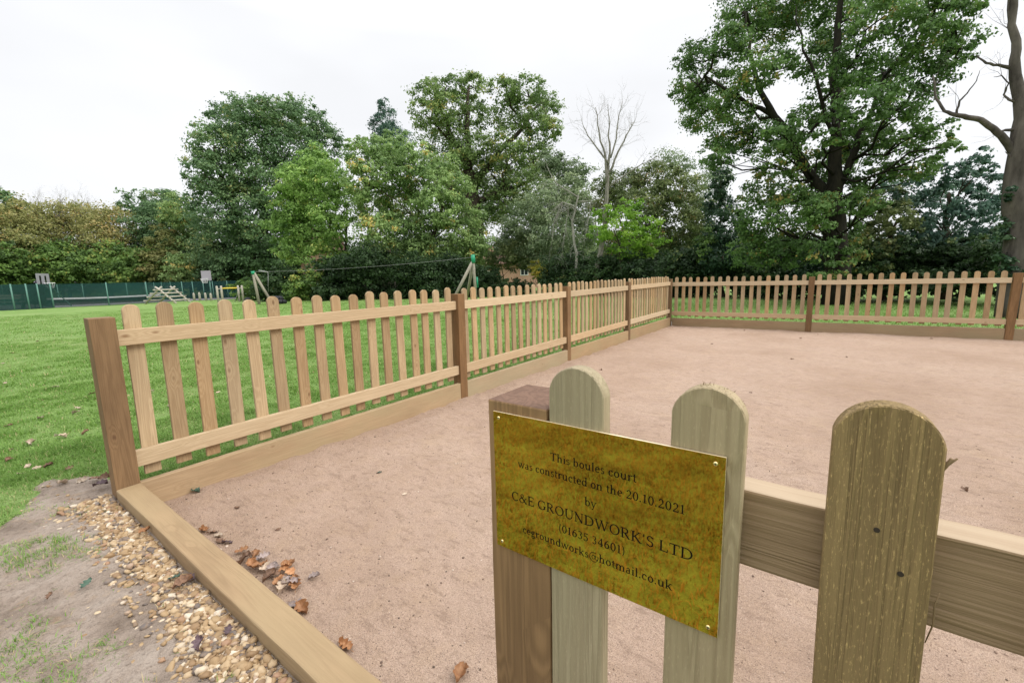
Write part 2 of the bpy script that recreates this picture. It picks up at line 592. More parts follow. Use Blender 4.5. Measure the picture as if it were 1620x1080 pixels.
sand = grid(axis([(-.03, 4, .03), (4, FX + .03, .09)]), axis([(.06, 4, .03), (4, FY + .02, .08)]), sand_z, M['sand'], 'boules_court_surface')
asph = planar('tennis_court_surface', [tuple(ground(*q)[:2]) for q in ((-420, 40), (60, 39.5), (150, 40.5), (240, 42.5), (380, 43.5), (380, 56), (200, 58), (-420, 58))], ZL + .012, M['asphalt'])

# bare trodden earth in front of the timber edging: an irregular sheet just above the lawn
mud_poly = [(-.75, -.13), (-.62, -.22), (-.45, -.30), (-.28, -.38), (-.12, -.47), (.0, -.60), (.3, -.66), (.7, -.70), (1.3, -.74), (1.9, -.78), (2.6, -.80),
            (3.3, -.74), (3.4, .12), (-.01, .12), (-.115, .12), (-.22, .16), (-.34, .10), (-.48, .02), (-.62, -.05)]


def inside(poly, x, y):
    x = np.asarray(x); y = np.asarray(y)
    r = np.zeros(x.shape, bool)
    n = len(poly)
    for i in range(n):
        (x0, y0), (x1, y1) = poly[i], poly[(i + 1) % n]
        c = ((y0 > y) != (y1 > y)) & (x < (x1 - x0) * (y - y0) / (y1 - y0 + 1e-12) + x0)
        r ^= c
    return r


def is_mud(x, y, islands=True):
    j = (fbm(np.asarray(x) * 6, np.asarray(y) * 6, 41, 3) - .5) * .16
    k2 = (fbm(np.asarray(x) * 6, np.asarray(y) * 6, 51, 3) - .5) * .16
    m = inside(mud_poly, np.asarray(x) + j, np.asarray(y) + k2)
    # grassy island and a thin tuft strip that survive in the mud
    for (cx, cy, a, b, th) in ((.30, -.33, .40, .12, .55), (1.08, -.42, .30, .13, .6), (.62, -.60, .5, .14, .1), (-.12, -.20, .30, .07, .7), (.72, -.46, .22, .06, .4)) if islands else ():
        dx, dy = np.asarray(x) - cx, np.asarray(y) - cy
        u = (dx * math.cos(th) + dy * math.sin(th)) / a
        v = (-dx * math.sin(th) + dy * math.cos(th)) / b
        m &= ~((u * u + v * v) < .8 + j * 7)
    return m


xs2, ys2 = np.arange(-1.1, 3.42, .016), np.arange(-.94, .3, .016)
X, Y = np.meshgrid(xs2, ys2)
MF = is_mud(X, Y, False).astype(float)
MB = is_mud(X, Y).astype(float)
for _ in range(4):      # soften the outline so that earth and turf meet along a smooth curve
    for ax in (0, 1):
        MF = (np.roll(MF, 1, ax) + MF + np.roll(MF, -1, ax)) / 3
        MB = (np.roll(MB, 1, ax) + MB + np.roll(MB, -1, ax)) / 3


def mud_f(x, y):
    i = np.clip(((np.asarray(x) + 1.1) / .016).round().astype(int), 0, len(xs2) - 1)
    j = np.clip(((np.asarray(y) + .94) / .016).round().astype(int), 0, len(ys2) - 1)
    f = MB[j, i].copy()
    f[(np.asarray(x) < -1.1) | (np.asarray(x) > 3.42) | (np.asarray(y) < -.94) | (np.asarray(y) > .3)] = 0
    return f


Z = lawn_z(X, Y) + (MF - .42) * .022 + (fbm(X * 14, Y * 14, 77, 3) - .5) * .010
nx = len(xs2)
I, J = np.meshgrid(np.arange(nx - 1), np.arange(len(ys2) - 1))
a = (J * nx + I).ravel()
F = np.stack([a, a + 1, a + nx + 1, a + nx], 1)
cxs, cys = (X[:-1, :-1] + .008).ravel(), (Y[:-1, :-1] + .008).ravel()
keep = (MF[:-1, :-1].ravel() > .02) & ~((cxs > -.1) & (cys > .012))
o = link('muddy_path', np_mesh('muddy_path', np.stack([X.ravel(), Y.ravel(), Z.ravel()], 1), F[keep], M['mud'], smooth=True))
o['kind'] = 'structure'


# ------------------------------------------------------------------ timber
def plank_mesh(name, w, t, L, mat, bevel=.002, jitter=0.0, segs=1, seed=0):
    """board standing along local Z from 0 to L, width along X (centred), thickness along Y (0..t)"""
    bm = bmesh.new()
    rnd = random.Random(seed)
    n = max(1, segs)
    rings = []
    for i in range(n + 1):
        z = L * i / n
        j = lambda: rnd.uniform(-jitter, jitter)
        rings.append([bm.verts.new((sx * w / 2 + j(), sy * t + j() * .6, z)) for sx, sy in ((-1, 0), (1, 0), (1, 1), (-1, 1))])
    bm.faces.new(rings[0][::-1]); bm.faces.new(rings[-1])
    for i in range(n):
        for q in range(4):
            r = (q + 1) % 4
            bm.faces.new((rings[i][q], rings[i][r], rings[i + 1][r], rings[i + 1][q]))
    bm.normal_update()
    if bevel:
        ed = [e for e in bm.edges if len(e.link_faces) == 2 and e.calc_face_angle(0) > .5]
        bmesh.ops.bevel(bm, geom=ed, offset=bevel, segments=2, affect='EDGES', profile=.5)
    me = bpy.data.meshes.new(name)
    bm.to_mesh(me); bm.free()
    me.materials.append(mat)
    return me


def picket_mesh(name, w, t, L, rise, mat, seed=0, n=14, jitter=.0006, bevel=.0015):
    """round-topped pale: outline in local XZ, thickness along Y (0..t)"""
    rnd = random.Random(seed)
    h = w / 2
    R = (h * h + rise * rise) / (2 * rise)
    a0 = math.asin(min(1, h / R))
    out = [(-h, 0), (h, 0)]
    zs = np.linspace(.0, L - rise, 7)[1:-1]
    for z in zs: out.append((h + rnd.uniform(-jitter, jitter), z))
    for i in range(n + 1):
        a = a0 - 2 * a0 * i / n
        out.append((R * math.sin(a), L - R + R * math.cos(a)))
    for z in zs[::-1]: out.append((-h + rnd.uniform(-jitter, jitter), z))
    bm = bmesh.new()
    f = [bm.verts.new((x, 0, z)) for x, z in out]
    b = [bm.verts.new((x, t, z)) for x, z in out]
    bm.faces.new(f); bm.faces.new(b[::-1])
    m = len(out)
    for i in range(m):
        q = (i + 1) % m
        bm.faces.new((f[q], f[i], b[i], b[q]))
    bm.normal_update()
    if bevel:
        ed = [e for e in bm.edges if len(e.link_faces) == 2 and e.calc_face_angle(0) > 1.2]
        bmesh.ops.bevel(bm, geom=ed, offset=bevel, segments=1, affect='EDGES')
    me = bpy.data.meshes.new(name)
    bm.to_mesh(me); bm.free()
    me.materials.append(mat)
    return me


PK = [picket_mesh('picket', .073, .02, .93, .029, M['picket'], s) for s in range(4)]
rng = random.Random(11)
POST_W = .1


def lerp(a, b, t): return a + (b - a) * t


# left fence: rails inside (+X), pales outside (-X)
PY = [0.0, 2.636, 4.900, 7.293, 10.05]
PH = [1.078, 1.084, 1.094, 1.108, 1.122]
left = empty('picket_fence', (0, 0, 0), 'long pale pine picket fence running away down the left side of the sandy court', 'fence')
post_me = {}


def put_post(parent, x, y, h, z0=-.12, lean=(0, 0), mat='post', name='post'):
    """post with its +X/-Y corner convention: occupies x-.1..x, y..y+.1"""
    me = plank_mesh(name, .1, .1, h - z0, M[mat], .003, .0008, 6, int(abs(x * 31 + y * 17)) + 1)
    o = link(name, me, parent, (x - .05, y, z0), (lean[0], lean[1], 0))
    return o


put_post(left, 0, 0, PH[0], -.1, (0, rad(.7)))
for i in range(1, 5): put_post(left, 0, PY[i], PH[i], -.12, (0, rad((0, .3, 0, 0, 0)[i])))
NP = [0, 17, 15, 16, 18]
for i in range(1, 5):
    y0, y1 = PY[i - 1] + .1, PY[i]
    L = y1 - y0
    h0, h1 = PH[i - 1] - 1.078, PH[i] - 1.078
    tr = math.atan2(h1 - h0, L)
    for nm, w, zc, mt in (('top_rail', .082, .967, 'rail'), ('bottom_rail', .088, .314, 'rail')):
        me = plank_mesh(nm, w, .036, L + .004, M[mt], .002, .0006, 8, i * 7 + int(zc * 10))
        # local Z -> +Y, local X -> -Z(up), local Y -> -X
        o = link(nm, me, left)
        o.matrix_local = Matrix(((0, -1, 0, -.020), (0, 0, 1, y0 - .002), (-1, 0, 0, zc + h0), (0, 0, 0, 1))) @ Matrix.Rotation(-tr, 4, 'Y')
    bt = .186 if i < 3 else (.195 if i == 3 else .20)
    me = plank_mesh('gravel_board', .26, .045, L + .02 if i > 1 else L, M['board'], .004, .0015, 10, i + 50)
    o = link('gravel_board', me, left)
    o.matrix_local = Matrix(((0, -1, 0, -.004), (0, 0, 1, y0), (-1, 0, 0, bt - .13), (0, 0, 0, 1)))
    n = NP[i]
    sp = L / n
    for j in range(n):
        y = y0 + sp * (j + .5) + rng.uniform(-.006, .006)
        z = .205 + lerp(h0, h1, j / n) + rng.uniform(-.010, .010)
        # pale: local X -> +Y, local Y -> -X
        o = link('picket', PK[rng.randrange(4)], left, (-.0565, y, z), (rng.uniform(-.004, .004), 0, rad(90)))
        o.rotation_euler = (0, rng.uniform(-.011, .011), rad(90))

# far fence: rails towards the court (-Y), pales beyond (+Y)
far = empty('picket_fence', (0, FY, 0), 'pale pine picket fence closing the far side of the sandy court, dark hedge behind', 'fence')
XB = [0.0, 2.728, 5.504, 8.25]
for i in range(1, 4):
    me = plank_mesh('post', .1, .1, 1.112 + .12, M['post'], .003, .0008, 6, 90 + i)
    link('post', me, far, (XB[i], -.005, -.12), (0, rad((0, .2, .9, 0)[i]), 0))
for i in range(1, 4):
    x0, x1 = (XB[i - 1] + (.05 if i > 1 else .0)), XB[i] - .05
    L = x1 - x0
    for nm, w, zc in (('top_rail', .088, .992), ('bottom_rail', .09, .300)):
        me = plank_mesh(nm, w, .036, L + .004, M['rail'], .002, .0006, 8, 300 + i + int(zc * 10))
        o = link(nm, me, far)
        o.matrix_local = Matrix(((0, 0, 1, x0 - .002), (0, 1, 0, .012), (-1, 0, 0, zc), (0, 0, 0, 1)))
    me = plank_mesh('gravel_board', .28, .045, L, M['board'], .004, .0015, 10, i + 70)
    o = link('gravel_board', me, far)
    o.matrix_local = Matrix(((0, 0, 1, x0), (0, 1, 0, .004), (-1, 0, 0, .188 - .14), (0, 0, 0, 1)))
    n = 17
    sp = L / n
    for j in range(n):
        link('picket', PK[rng.randrange(4)], far, (x0 + sp * (j + .5) + rng.uniform(-.006, .006), .0485, .226 + rng.uniform(-.006, .006)), (0, rng.uniform(-.005, .005), 0))

# timber edging across the open side
sl_me = plank_mesh('timber_edging', .1, .25, 2.52, M['sleeper'], .006, .0015, 14, 5)
o = link('timber_edging', sl_me)
# local Z -> +X, local X -> Y, local Y -> -Z ... use thickness along Z
o.matrix_world = Matrix(((0, 0, 1, .003), (1, 0, 0, .05), (0, 1, 0, -.06), (0, 0, 0, 1)))
tag(o, 'honey brown timber sleeper laid across the open side of the court beside the pebbles', 'sleeper')

# front fence with the plaque: pales towards the viewer (-Y), rails behind
YFR = -.0264
front = empty('picket_fence', (2.576, YFR, 0), 'short run of weathered grey green pickets in the foreground carrying the brass plaque', 'fence')
me = plank_mesh('post', .1, .1, 1.0533 + .1, M['front_post'], .0025, .0012, 9, 401)
me.materials.append(M['end_grain'])          # wet, reddish end grain on the post top
for p in me.polygons:
    if p.normal.z > .8 and p.center.z > 1: p.material_index = 1
link('post', me, front, (0, 0, -.1))
fx = 2.576
pk = [(2.6278, 2.7023), (2.7764, 2.8472), (2.9218, 2.9939), (3.068, 3.141), (3.214, 3.287)]
for q, (a, b) in enumerate(pk):
    mt = 'front_picket_olive' if q == 2 else 'front_picket'
    me = picket_mesh('picket', b - a, .021, 1.109 - .2 + (.003, -.002, .001, 0, 0)[q], .030 if q != 0 else .033, M[mt], 500 + q, 22, .0009, .0012)
    link('picket', me, front, ((a + b) / 2 - fx, (-.0005, 0.0006, -.0008, 0, 0)[q], .2), (0, (0, .004, -.004, 0, .003)[q], 0))
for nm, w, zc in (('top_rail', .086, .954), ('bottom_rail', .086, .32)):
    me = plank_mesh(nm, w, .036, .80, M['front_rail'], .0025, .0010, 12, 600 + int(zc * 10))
    me.materials.append(M['front_rail_lit_top'])      # paler upper edge, skylight painted into its colour
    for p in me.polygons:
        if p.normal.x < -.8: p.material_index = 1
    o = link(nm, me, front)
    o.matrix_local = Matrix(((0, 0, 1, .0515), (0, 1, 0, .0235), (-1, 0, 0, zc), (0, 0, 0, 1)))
me = plank_mesh('gravel_board', .26, .045, .80, M['board'], .004, .0015, 10, 77)
o = link('gravel_board', me, front)
o.matrix_local = Matrix(((0, 0, 1, .0515), (0, 1, 0, .03), (-1, 0, 0, .056), (0, 0, 0, 1)))
me = plank_mesh('post', .1, .1, 1.05 + .1, M['front_post'], .0025, .0012, 9, 402)
link('post', me, front, (.904, 0, -.1))
# discs coloured like shaded nail holes, torn fibres and splinters on the front pales
cx3 = 2.9579 - fx
for (dx, z) in ((-.004, 1.000), (.014, .966)):
    g = Geo(); g.tube([(0, .002, 0), (0, -.0013, 0)], .0023, 10)
    g.obj('dark_hole', M['dark_hole'], front, (cx3 + dx, 0, z))
g = Geo(); g.tube([(.026, .010, 1.046), (.0335, .006, 1.064), (.0365, .004, 1.072)], [.0014, .0017, .0012], 6)
g.tube([(.0335, .006, 1.064), (.0395, .004, 1.073)], [.0012, .0007], 6)
g.obj('splinter', M['splinter'], front, (cx3, 0, 0), smooth=True)
g = Geo(); g.tube([(.0355, .008, .905), (.0385, .006, .925), (.0375, .004, .945), (.0395, .003, .957)], [.0004, .0007, .0006, .0003], 5)
g.obj('splinter', M['splinter'], front, (cx3, 0, 0), smooth=True)
rs = random.Random(3)
fib = Geo()
cx2 = 2.8118 - fx
for i in range(70):
    t = rs.uniform(-.2, 1) if i % 3 else rs.uniform(.4, 1)
    x = t * .0345
    h = .0354; rise = .030; R = (h * h + rise * rise) / (2 * rise)
    zt = 1.107 - R + math.sqrt(max(R * R - x * x, 0))
    y = rs.uniform(.006, .021)
    l = rs.uniform(.001, .004)
    fib.tube([(x, y, zt - .002), (x + rs.uniform(-.002, .003) + t * l * .6, y + rs.uniform(-.001, .002), zt + l * .7)], [.0005, .0001], 4)
fib.obj('torn_fibre', M['splinter'], front, (cx2, 0, 0))

# ------------------------------------------------------------------ brass plaque
PX0, PX1, PZ0, PZ1 = 2.5385, 2.8355, .8355, 1.0385
PYF = YFR - .0035
plq = empty('plaque', ((PX0 + PX1) / 2, PYF, (PZ0 + PZ1) / 2), 'polished brass plaque with black engraved lettering screwed to the foreground pickets', 'plaque')
pw, ph = (PX1 - PX0) / 2, (PZ1 - PZ0) / 2
g = Geo(); g.box((-pw, 0, -ph), (pw, .0026, ph))
plate = g.obj('plate', M['brass'], plq, bevel=.0002)
plate.data.materials.append(M['brass_edge_glint'])       # pale edges, the sky highlight painted into their colour
for p in plate.data.polygons:
    if abs(p.normal.y) < .5: p.material_index = 1
for sx, sz in ((-1, 1), (1, 1), (1, -1), (-1, -1)):
    g = Geo()
    n = 14
    g.tube([(0, .0005, 0), (0, -.0006, 0), (0, -.0011, 0), (0, -.0013, 0)], [.0024, .0024, .0019, .0008], n)
    s = g.obj('screw', M['screw'], plq, (sx * (pw - .0095), 0, sz * (ph - .0085)), smooth=True)
    g = Geo(); g.box((-.0013, -.00145, -.0003), (.0013, -.00128, .0003)); g.box((-.0003, -.00147, -.0013), (.0003, -.00129, .0013))
    g.obj('slot', M['dark_hole'], s)

TK, tk = .098, .05


class Glyph:
    def __init__(self): self.q = []

    def L(self, x0, y0, x1, y1, w=TK):
        d = np.array([x1 - x0, y1 - y0], float)
        n = np.array([-d[1], d[0]]) / (np.linalg.norm(d) + 1e-9) * w / 2
        a, b = np.array([x0, y0]), np.array([x1, y1])
        self.q.append([tuple(a - n), tuple(b - n), tuple(b + n), tuple(a + n)])
        return self

    def A(self, cx, cy, rx, ry, a0=0, a1=360, wv=TK, wh=tk):
        n = max(6, int(abs(a1 - a0) / 15))
        for i in range(n):
            p = []
            for a in (a0 + (a1 - a0) * i / n, a0 + (a1 - a0) * (i + 1) / n):
                c, s = math.cos(rad(a)), math.sin(rad(a))
                p.append(((cx + rx * c, cy + ry * s), (cx + (rx - wv) * c, cy + (ry - wh) * s)))
            self.q.append([p[0][0], p[1][0], p[1][1], p[0][1]])
        return self

    def S(self, x, y, w=.22): return self.L(x - w / 2, y + (.014 if y < .05 else -.014), x + w / 2, y + (.014 if y < .05 else -.014), .03)

    def V(self, x, y0, y1, base=True, flag=True, w=TK):
        self.L(x, y0, x, y1, w)
        if base: self.S(x, y0, .21)
        if flag: self.L(x - .10, y1 - .035, x, y1 - .012, .03)
        return self

    def D(self, x, y, r=.055):
        self.q.append([(x - r * .92, y - r * .4), (x - r * .4, y - r * .92), (x + r * .4, y - r * .92), (x + r * .92, y - r * .4)])
        self.q.append([(x - r * .92, y + r * .4), (x - r * .92, y - r * .4), (x + r * .92, y - r * .4), (x + r * .92, y + r * .4)])
        self.q.append([(x - r * .92, y + r * .4), (x + r * .92, y + r * .4), (x + r * .4, y + r * .92), (x - r * .4, y + r * .92)])
        return self


def arch(g, x): return g.A(x, .27, .175, .185, 0, 170)


GL = {
    'T': (.62, lambda g: g.L(.31, 0, .31, .66).L(.03, .642, .59, .642, tk).L(.045, .5, .045, .66, .032).L(.575, .5, .575, .66, .032).S(.31, 0, .25)),
    'h': (.55, lambda g: arch(g.V(.12, 0, .70), .27).L(.40, 0, .40, .29).S(.40, 0, .2)),
    'i': (.27, lambda g: g.V(.135, 0, .45).D(.13, .61)),
    's': (.37, lambda g: g.A(.18, .335, .135, .12, 25, 270, .07, .05).A(.18, .125, .14, .135, -160, 90, .07, .05)),
    'b': (.51, lambda g: g.V(.11, .02, .70, False).A(.26, .22, .205, .235)),
    'o': (.50, lambda g: g.A(.25, .22, .21, .235)),
    'u': (.55, lambda g: g.L(.12, .17, .12, .45).L(.03, .435, .12, .435, .03).A(.255, .17, .18, .18, 180, 340).L(.41, 0, .41, .45).L(.32, .435, .41, .435, .03).L(.41, .014, .51, .014, .03)),
    'l': (.27, lambda g: g.V(.135, 0, .70)),
    'e': (.45, lambda g: g.A(.235, .22, .195, .235, 5, 318).L(.08, .245, .42, .245, tk)),
    'c': (.43, lambda g: g.A(.235, .22, .195, .235, 50, 316).D(.35, .36, .05)),
    'r': (.39, lambda g: g.V(.13, 0, .45).A(.28, .27, .15, .18, 60, 165, .06, .06).D(.345, .40, .052)),
    't': (.31, lambda g: g.L(.14, .09, .14, .58, .08).A(.22, .10, .12, .11, 180, 310, .08, .045).L(.03, .43, .28, .43, tk)),
    'w': (.74, lambda g: g.L(.07, .45, .23, 0, .08).L(.23, 0, .37, .45, tk).L(.35, .45, .51, 0, .08).L(.51, 0, .66, .45, tk).S(.08, .45, .18).S(.36, .45, .18).S(.66, .45, .14)),
    'a': (.44, lambda g: g.A(.20, .30, .15, .155, 5, 160, .075, .045).L(.31, .03, .31, .31, .08).A(.19, .13, .155, .14, 0, 360, .075, .04).L(.31, .02, .41, .03, .03)),
    'n': (.56, lambda g: arch(g.V(.12, 0, .45), .27).L(.40, 0, .40, .29).S(.40, 0, .2)),
    'd': (.52, lambda g: g.A(.24, .22, .205, .235).V(.40, .0, .70, False).L(.40, .014, .49, .014, .03)),
    'y': (.50, lambda g: g.L(.08, .45, .25, .02, .08).L(.42, .45, .19, -.17, tk).D(.14, -.16, .05).S(.09, .45, .19).S(.42, .45, .15)),
    'm': (.82, lambda g: arch(arch(g.V(.12, 0, .45), .27).L(.40, 0, .40, .29).S(.40, 0, .2), .55).L(.68, 0, .68, .29).S(.68, 0, .2)),
    'k': (.54, lambda g: g.V(.12, 0, .70).L(.15, .17, .40, .43, tk).L(.22, .26, .43, .0, .085).S(.41, .45, .18).S(.44, 0, .17)),
    'g': (.47, lambda g: g.A(.21, .30, .16, .155).A(.23, -.08, .19, .115, 0, 360, .06, .05).L(.14, .17, .10, .03, .05).L(.30, .41, .43, .425, .05)),
    '&': (.74, lambda g: g.A(.29, .52, .13, .15, 0, 360, .055, .04).A(.25, .18, .21, .19, 85, 335, .08, .045).L(.21, .46, .62, .01, .085).L(.43, .12, .58, .38, tk).S(.60, .40, .17).S(.63, 0, .14)),
    'C': (.66, lambda g: g.A(.36, .33, .32, .345, 48, 312).L(.585, .44, .585, .65, .032).L(.585, .03, .585, .17, .02)),
    'E': (.58, lambda g: g.L(.14, 0, .14, .66).L(.03, .643, .50, .643, tk).L(.03, .017, .53, .017, tk).L(.14, .345, .40, .345, tk).L(.49, .5, .49, .66, .032).L(.52, 0, .52, .16, .032).L(.39, .27, .39, .42, .03)),
    'G': (.72, lambda g: g.A(.36, .33, .32, .345, 48, 316).L(.585, .44, .585, .65, .032).L(.585, .05, .585, .27).S(.585, .28, .22)),
    'R': (.66, lambda g: g.L(.14, 0, .14, .66).A(.30, .49, .22, .172, -90, 90, TK, tk).L(.03, .643, .30, .643, tk).L(.14, .338, .30, .338, tk).L(.30, .33, .56, 0).S(.14, 0, .24).L(.53, .014, .65, .014, .03)),
    'O': (.74, lambda g: g.A(.37, .33, .335, .345)),
    'U': (.72, lambda g: g.L(.15, .2, .15, .66).A(.36, .21, .255, .22, 180, 360, .07, tk).L(.595, .2, .595, .66, tk).S(.15, .66, .25).S(.595, .66, .2)),
    'N': (.74, lambda g: g.L(.14, 0, .14, .64, tk).L(.11, .65, .60, .0, TK).L(.60, .0, .60, .66, tk).S(.14, 0, .2).S(.60, .66, .2).S(.08, .66, .14)),
    'D': (.74, lambda g: g.L(.14, 0, .14, .66).A(.30, .33, .385, .332, -90, 90).L(.03, .643, .32, .643, tk).L(.03, .017, .32, .017, tk)),
    'W': (.98, lambda g: g.L(.08, .65, .31, 0, .09).L(.31, 0, .49, .62, tk).L(.46, .65, .68, 0, .09).L(.68, 0, .88, .65, tk).S(.09, .66, .22).S(.47, .66, .2).S(.88, .66, .19)),
    'K': (.70, lambda g: g.L(.14, 0, .14, .66).L(.16, .27, .53, .64, tk).L(.25, .37, .58, 0).S(.14, 0, .23).S(.14, .66, .23).S(.53, .66, .2).S(.6, 0, .19)),
    'S': (.50, lambda g: g.A(.24, .495, .185, .18, 20, 270, .085, .05).A(.25, .175, .20, .185, -160, 90, .085, .05).L(.42, .49, .42, .65, .03).L(.055, .02, .055, .18, .03)),
    'L': (.58, lambda g: g.L(.14, 0, .14, .66).S(.14, .66, .24).L(.03, .017, .52, .017, tk).L(.52, 0, .52, .18, .032)),
    '(': (.30, lambda g: g.A(.33, .27, .25, .46, 115, 245, .07, .02)),
    ')': (.30, lambda g: g.A(-.03, .27, .25, .46, -65, 65, .07, .02)),
    '0': (.50, lambda g: g.A(.25, .32, .21, .34)),
    '1': (.40, lambda g: g.L(.21, 0, .21, .65).S(.21, 0, .26).L(.09, .56, .21, .63, .04)),
    '2': (.49, lambda g: g.A(.235, .47, .18, .19, -25, 165).L(.375, .39, .07, .03, .055).L(.05, .035, .43, .035, .07).L(.43, .02, .45, .14, .03)),
    '3': (.48, lambda g: g.A(.21, .50, .165, .16, -90, 150, .08, tk).A(.21, .18, .19, .19, -150, 90, .08, tk)),
    '4': (.50, lambda g: g.L(.335, 0, .335, .65).L(.33, .64, .04, .19, tk).L(.03, .18, .47, .18, .055).S(.335, 0, .2)),
    '5': (.48, lambda g: g.L(.12, .61, .41, .63, .07).L(.125, .62, .105, .34, tk).A(.21, .2, .205, .215, -150, 115, .085, .045)),
    '6': (.50, lambda g: g.A(.25, .2, .205, .215).A(.45, .22, .405, .44, 105, 180, .08, .05)),
    '.': (.22, lambda g: g.D(.10, .045, .055)),
    "'": (.22, lambda g: g.L(.10, .66, .09, .48, .06)),
    '@': (.86, lambda g: g.A(.43, .25, .40, .41, -300, 20, .05, .045).A(.40, .25, .16, .18, 0, 360, .055, .04).L(.57, .42, .55, .14, .05).A(.66, .18, .14, .13, 180, 340, .05, .045)),
    ' ': (.24, lambda g: g),
}


def text_line(s, x0, x1, zb, cap):
    """one line of serif lettering laid on the plate between x0 and x1 on baseline zb"""
    quads, cur = [], 0.0
    for ch in s:
        adv, fn = GL[ch]
        g = Glyph(); fn(g)
        quads += [[(x + cur, y) for x, y in q] for q in g.q]
        cur += adv + .012
    xsq = [x for q in quads for x, y in q]
    lo, hi = min(xsq), max(xsq)
    kx, kz = (x1 - x0) / (hi - lo), cap / .66
    v, f = [], []
    for i, q in enumerate(quads):
        b = len(v)
        yy = -.00012 - (i % 23) * 4e-6
        v += [(x0 + (x - lo) * kx, yy, zb + y * kz) for x, y in q]
        f.append((b, b + 1, b + 2, b + 3))
    me = bpy.data.meshes.new('lettering')
    me.from_pydata(v, [], f)
    me.materials.append(M['ink'])
    ox, oz = plq.location.x, plq.location.z
    return link('lettering', me, plq, (-ox, 0, -oz))


text_line('This boules court', 2.631, 2.7445, .9875, .0105)
text_line('was constructed on the 20.10.2021', 2.579, 2.7975, .9655, .0105)
text_line('by', 2.6795, 2.6955, .9405, .0105)
text_line("C&E GROUNDWORK'S LTD", 2.5675, 2.8075, .9145, .0128)
text_line('(01635 34601)', 2.643, 2.7315, .8925, .0105)
text_line('cegroundworks@hotmail.co.uk', 2.585, 2.7875, .8705, .0105)


# ------------------------------------------------------------------ trees
LEAF = {
    'oak': leafmat('oak_leaf', [(0, (.03, .052, .018)), (.4, (.06, .092, .028)), (.8, (.10, .138, .046)), (1, (.17, .15, .04))], gain=2.7),
    'dark': leafmat('dark_oak_leaf', [(0, (.024, .046, .02)), (.5, (.046, .08, .034)), (.9, (.078, .118, .05)), (1, (.115, .12, .045))], gain=2.75),
    'big_oak': leafmat('big_oak_leaf', [(0, (.024, .050, .014)), (.5, (.052, .098, .026)), (.9, (.085, .142, .038)), (1, (.16, .13, .035))], gain=2.0),
    'bright': leafmat('maple_leaf', [(0, (.045, .085, .02)), (.5, (.09, .148, .036)), (.9, (.14, .205, .058)), (1, (.20, .22, .06))], gain=2.6),
    'mid': leafmat('field_maple_leaf', [(0, (.042, .072, .024)), (.5, (.086, .128, .044)), (.9, (.135, .182, .066)), (1, (.25, .19, .06))], gain=2.8),
    'lime': leafmat('lime_leaf', [(0, (.075, .16, .02)), (.5, (.15, .28, .03)), (1, (.24, .36, .055))], trans=.45, gain=1.35),
    'willow': leafmat('willow_leaf', [(0, (.09, .105, .03)), (.4, (.145, .15, .05)), (.8, (.19, .18, .07)), (1, (.26, .19, .07))], gain=1.75),
    'olive': leafmat('olive_leaf', [(0, (.03, .045, .016)), (.5, (.065, .085, .03)), (.9, (.115, .13, .05)), (1, (.16, .11, .04))], gain=2.3),
    'grey': leafmat('grey_leaf', [(0, (.04, .06, .03)), (.5, (.085, .115, .06)), (1, (.15, .18, .10))], gain=2.4),
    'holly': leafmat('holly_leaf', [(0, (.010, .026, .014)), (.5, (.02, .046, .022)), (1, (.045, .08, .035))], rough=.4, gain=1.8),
    'conifer': leafmat('conifer_needle', [(0, (.016, .034, .026)), (.5, (.032, .062, .045)), (1, (.06, .098, .068))], gain=2.4),
    'hedge': leafmat('hedge_leaf', [(0, (.022, .042, .012)), (.5, (.05, .09, .02)), (.9, (.095, .15, .035)), (1, (.17, .17, .04))], gain=2.15),
    'yellow': leafmat('yellow_leaf', [(0, (.10, .11, .02)), (.5, (.20, .19, .03)), (1, (.36, .27, .05))], gain=2.15),
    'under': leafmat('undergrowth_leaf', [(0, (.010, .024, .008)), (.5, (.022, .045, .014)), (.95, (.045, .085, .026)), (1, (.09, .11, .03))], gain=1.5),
    'russet': leafmat('russet_leaf', [(0, (.07, .045, .022)), (.5, (.12, .085, .04)), (1, (.19, .14, .06))], gain=2.15),
}


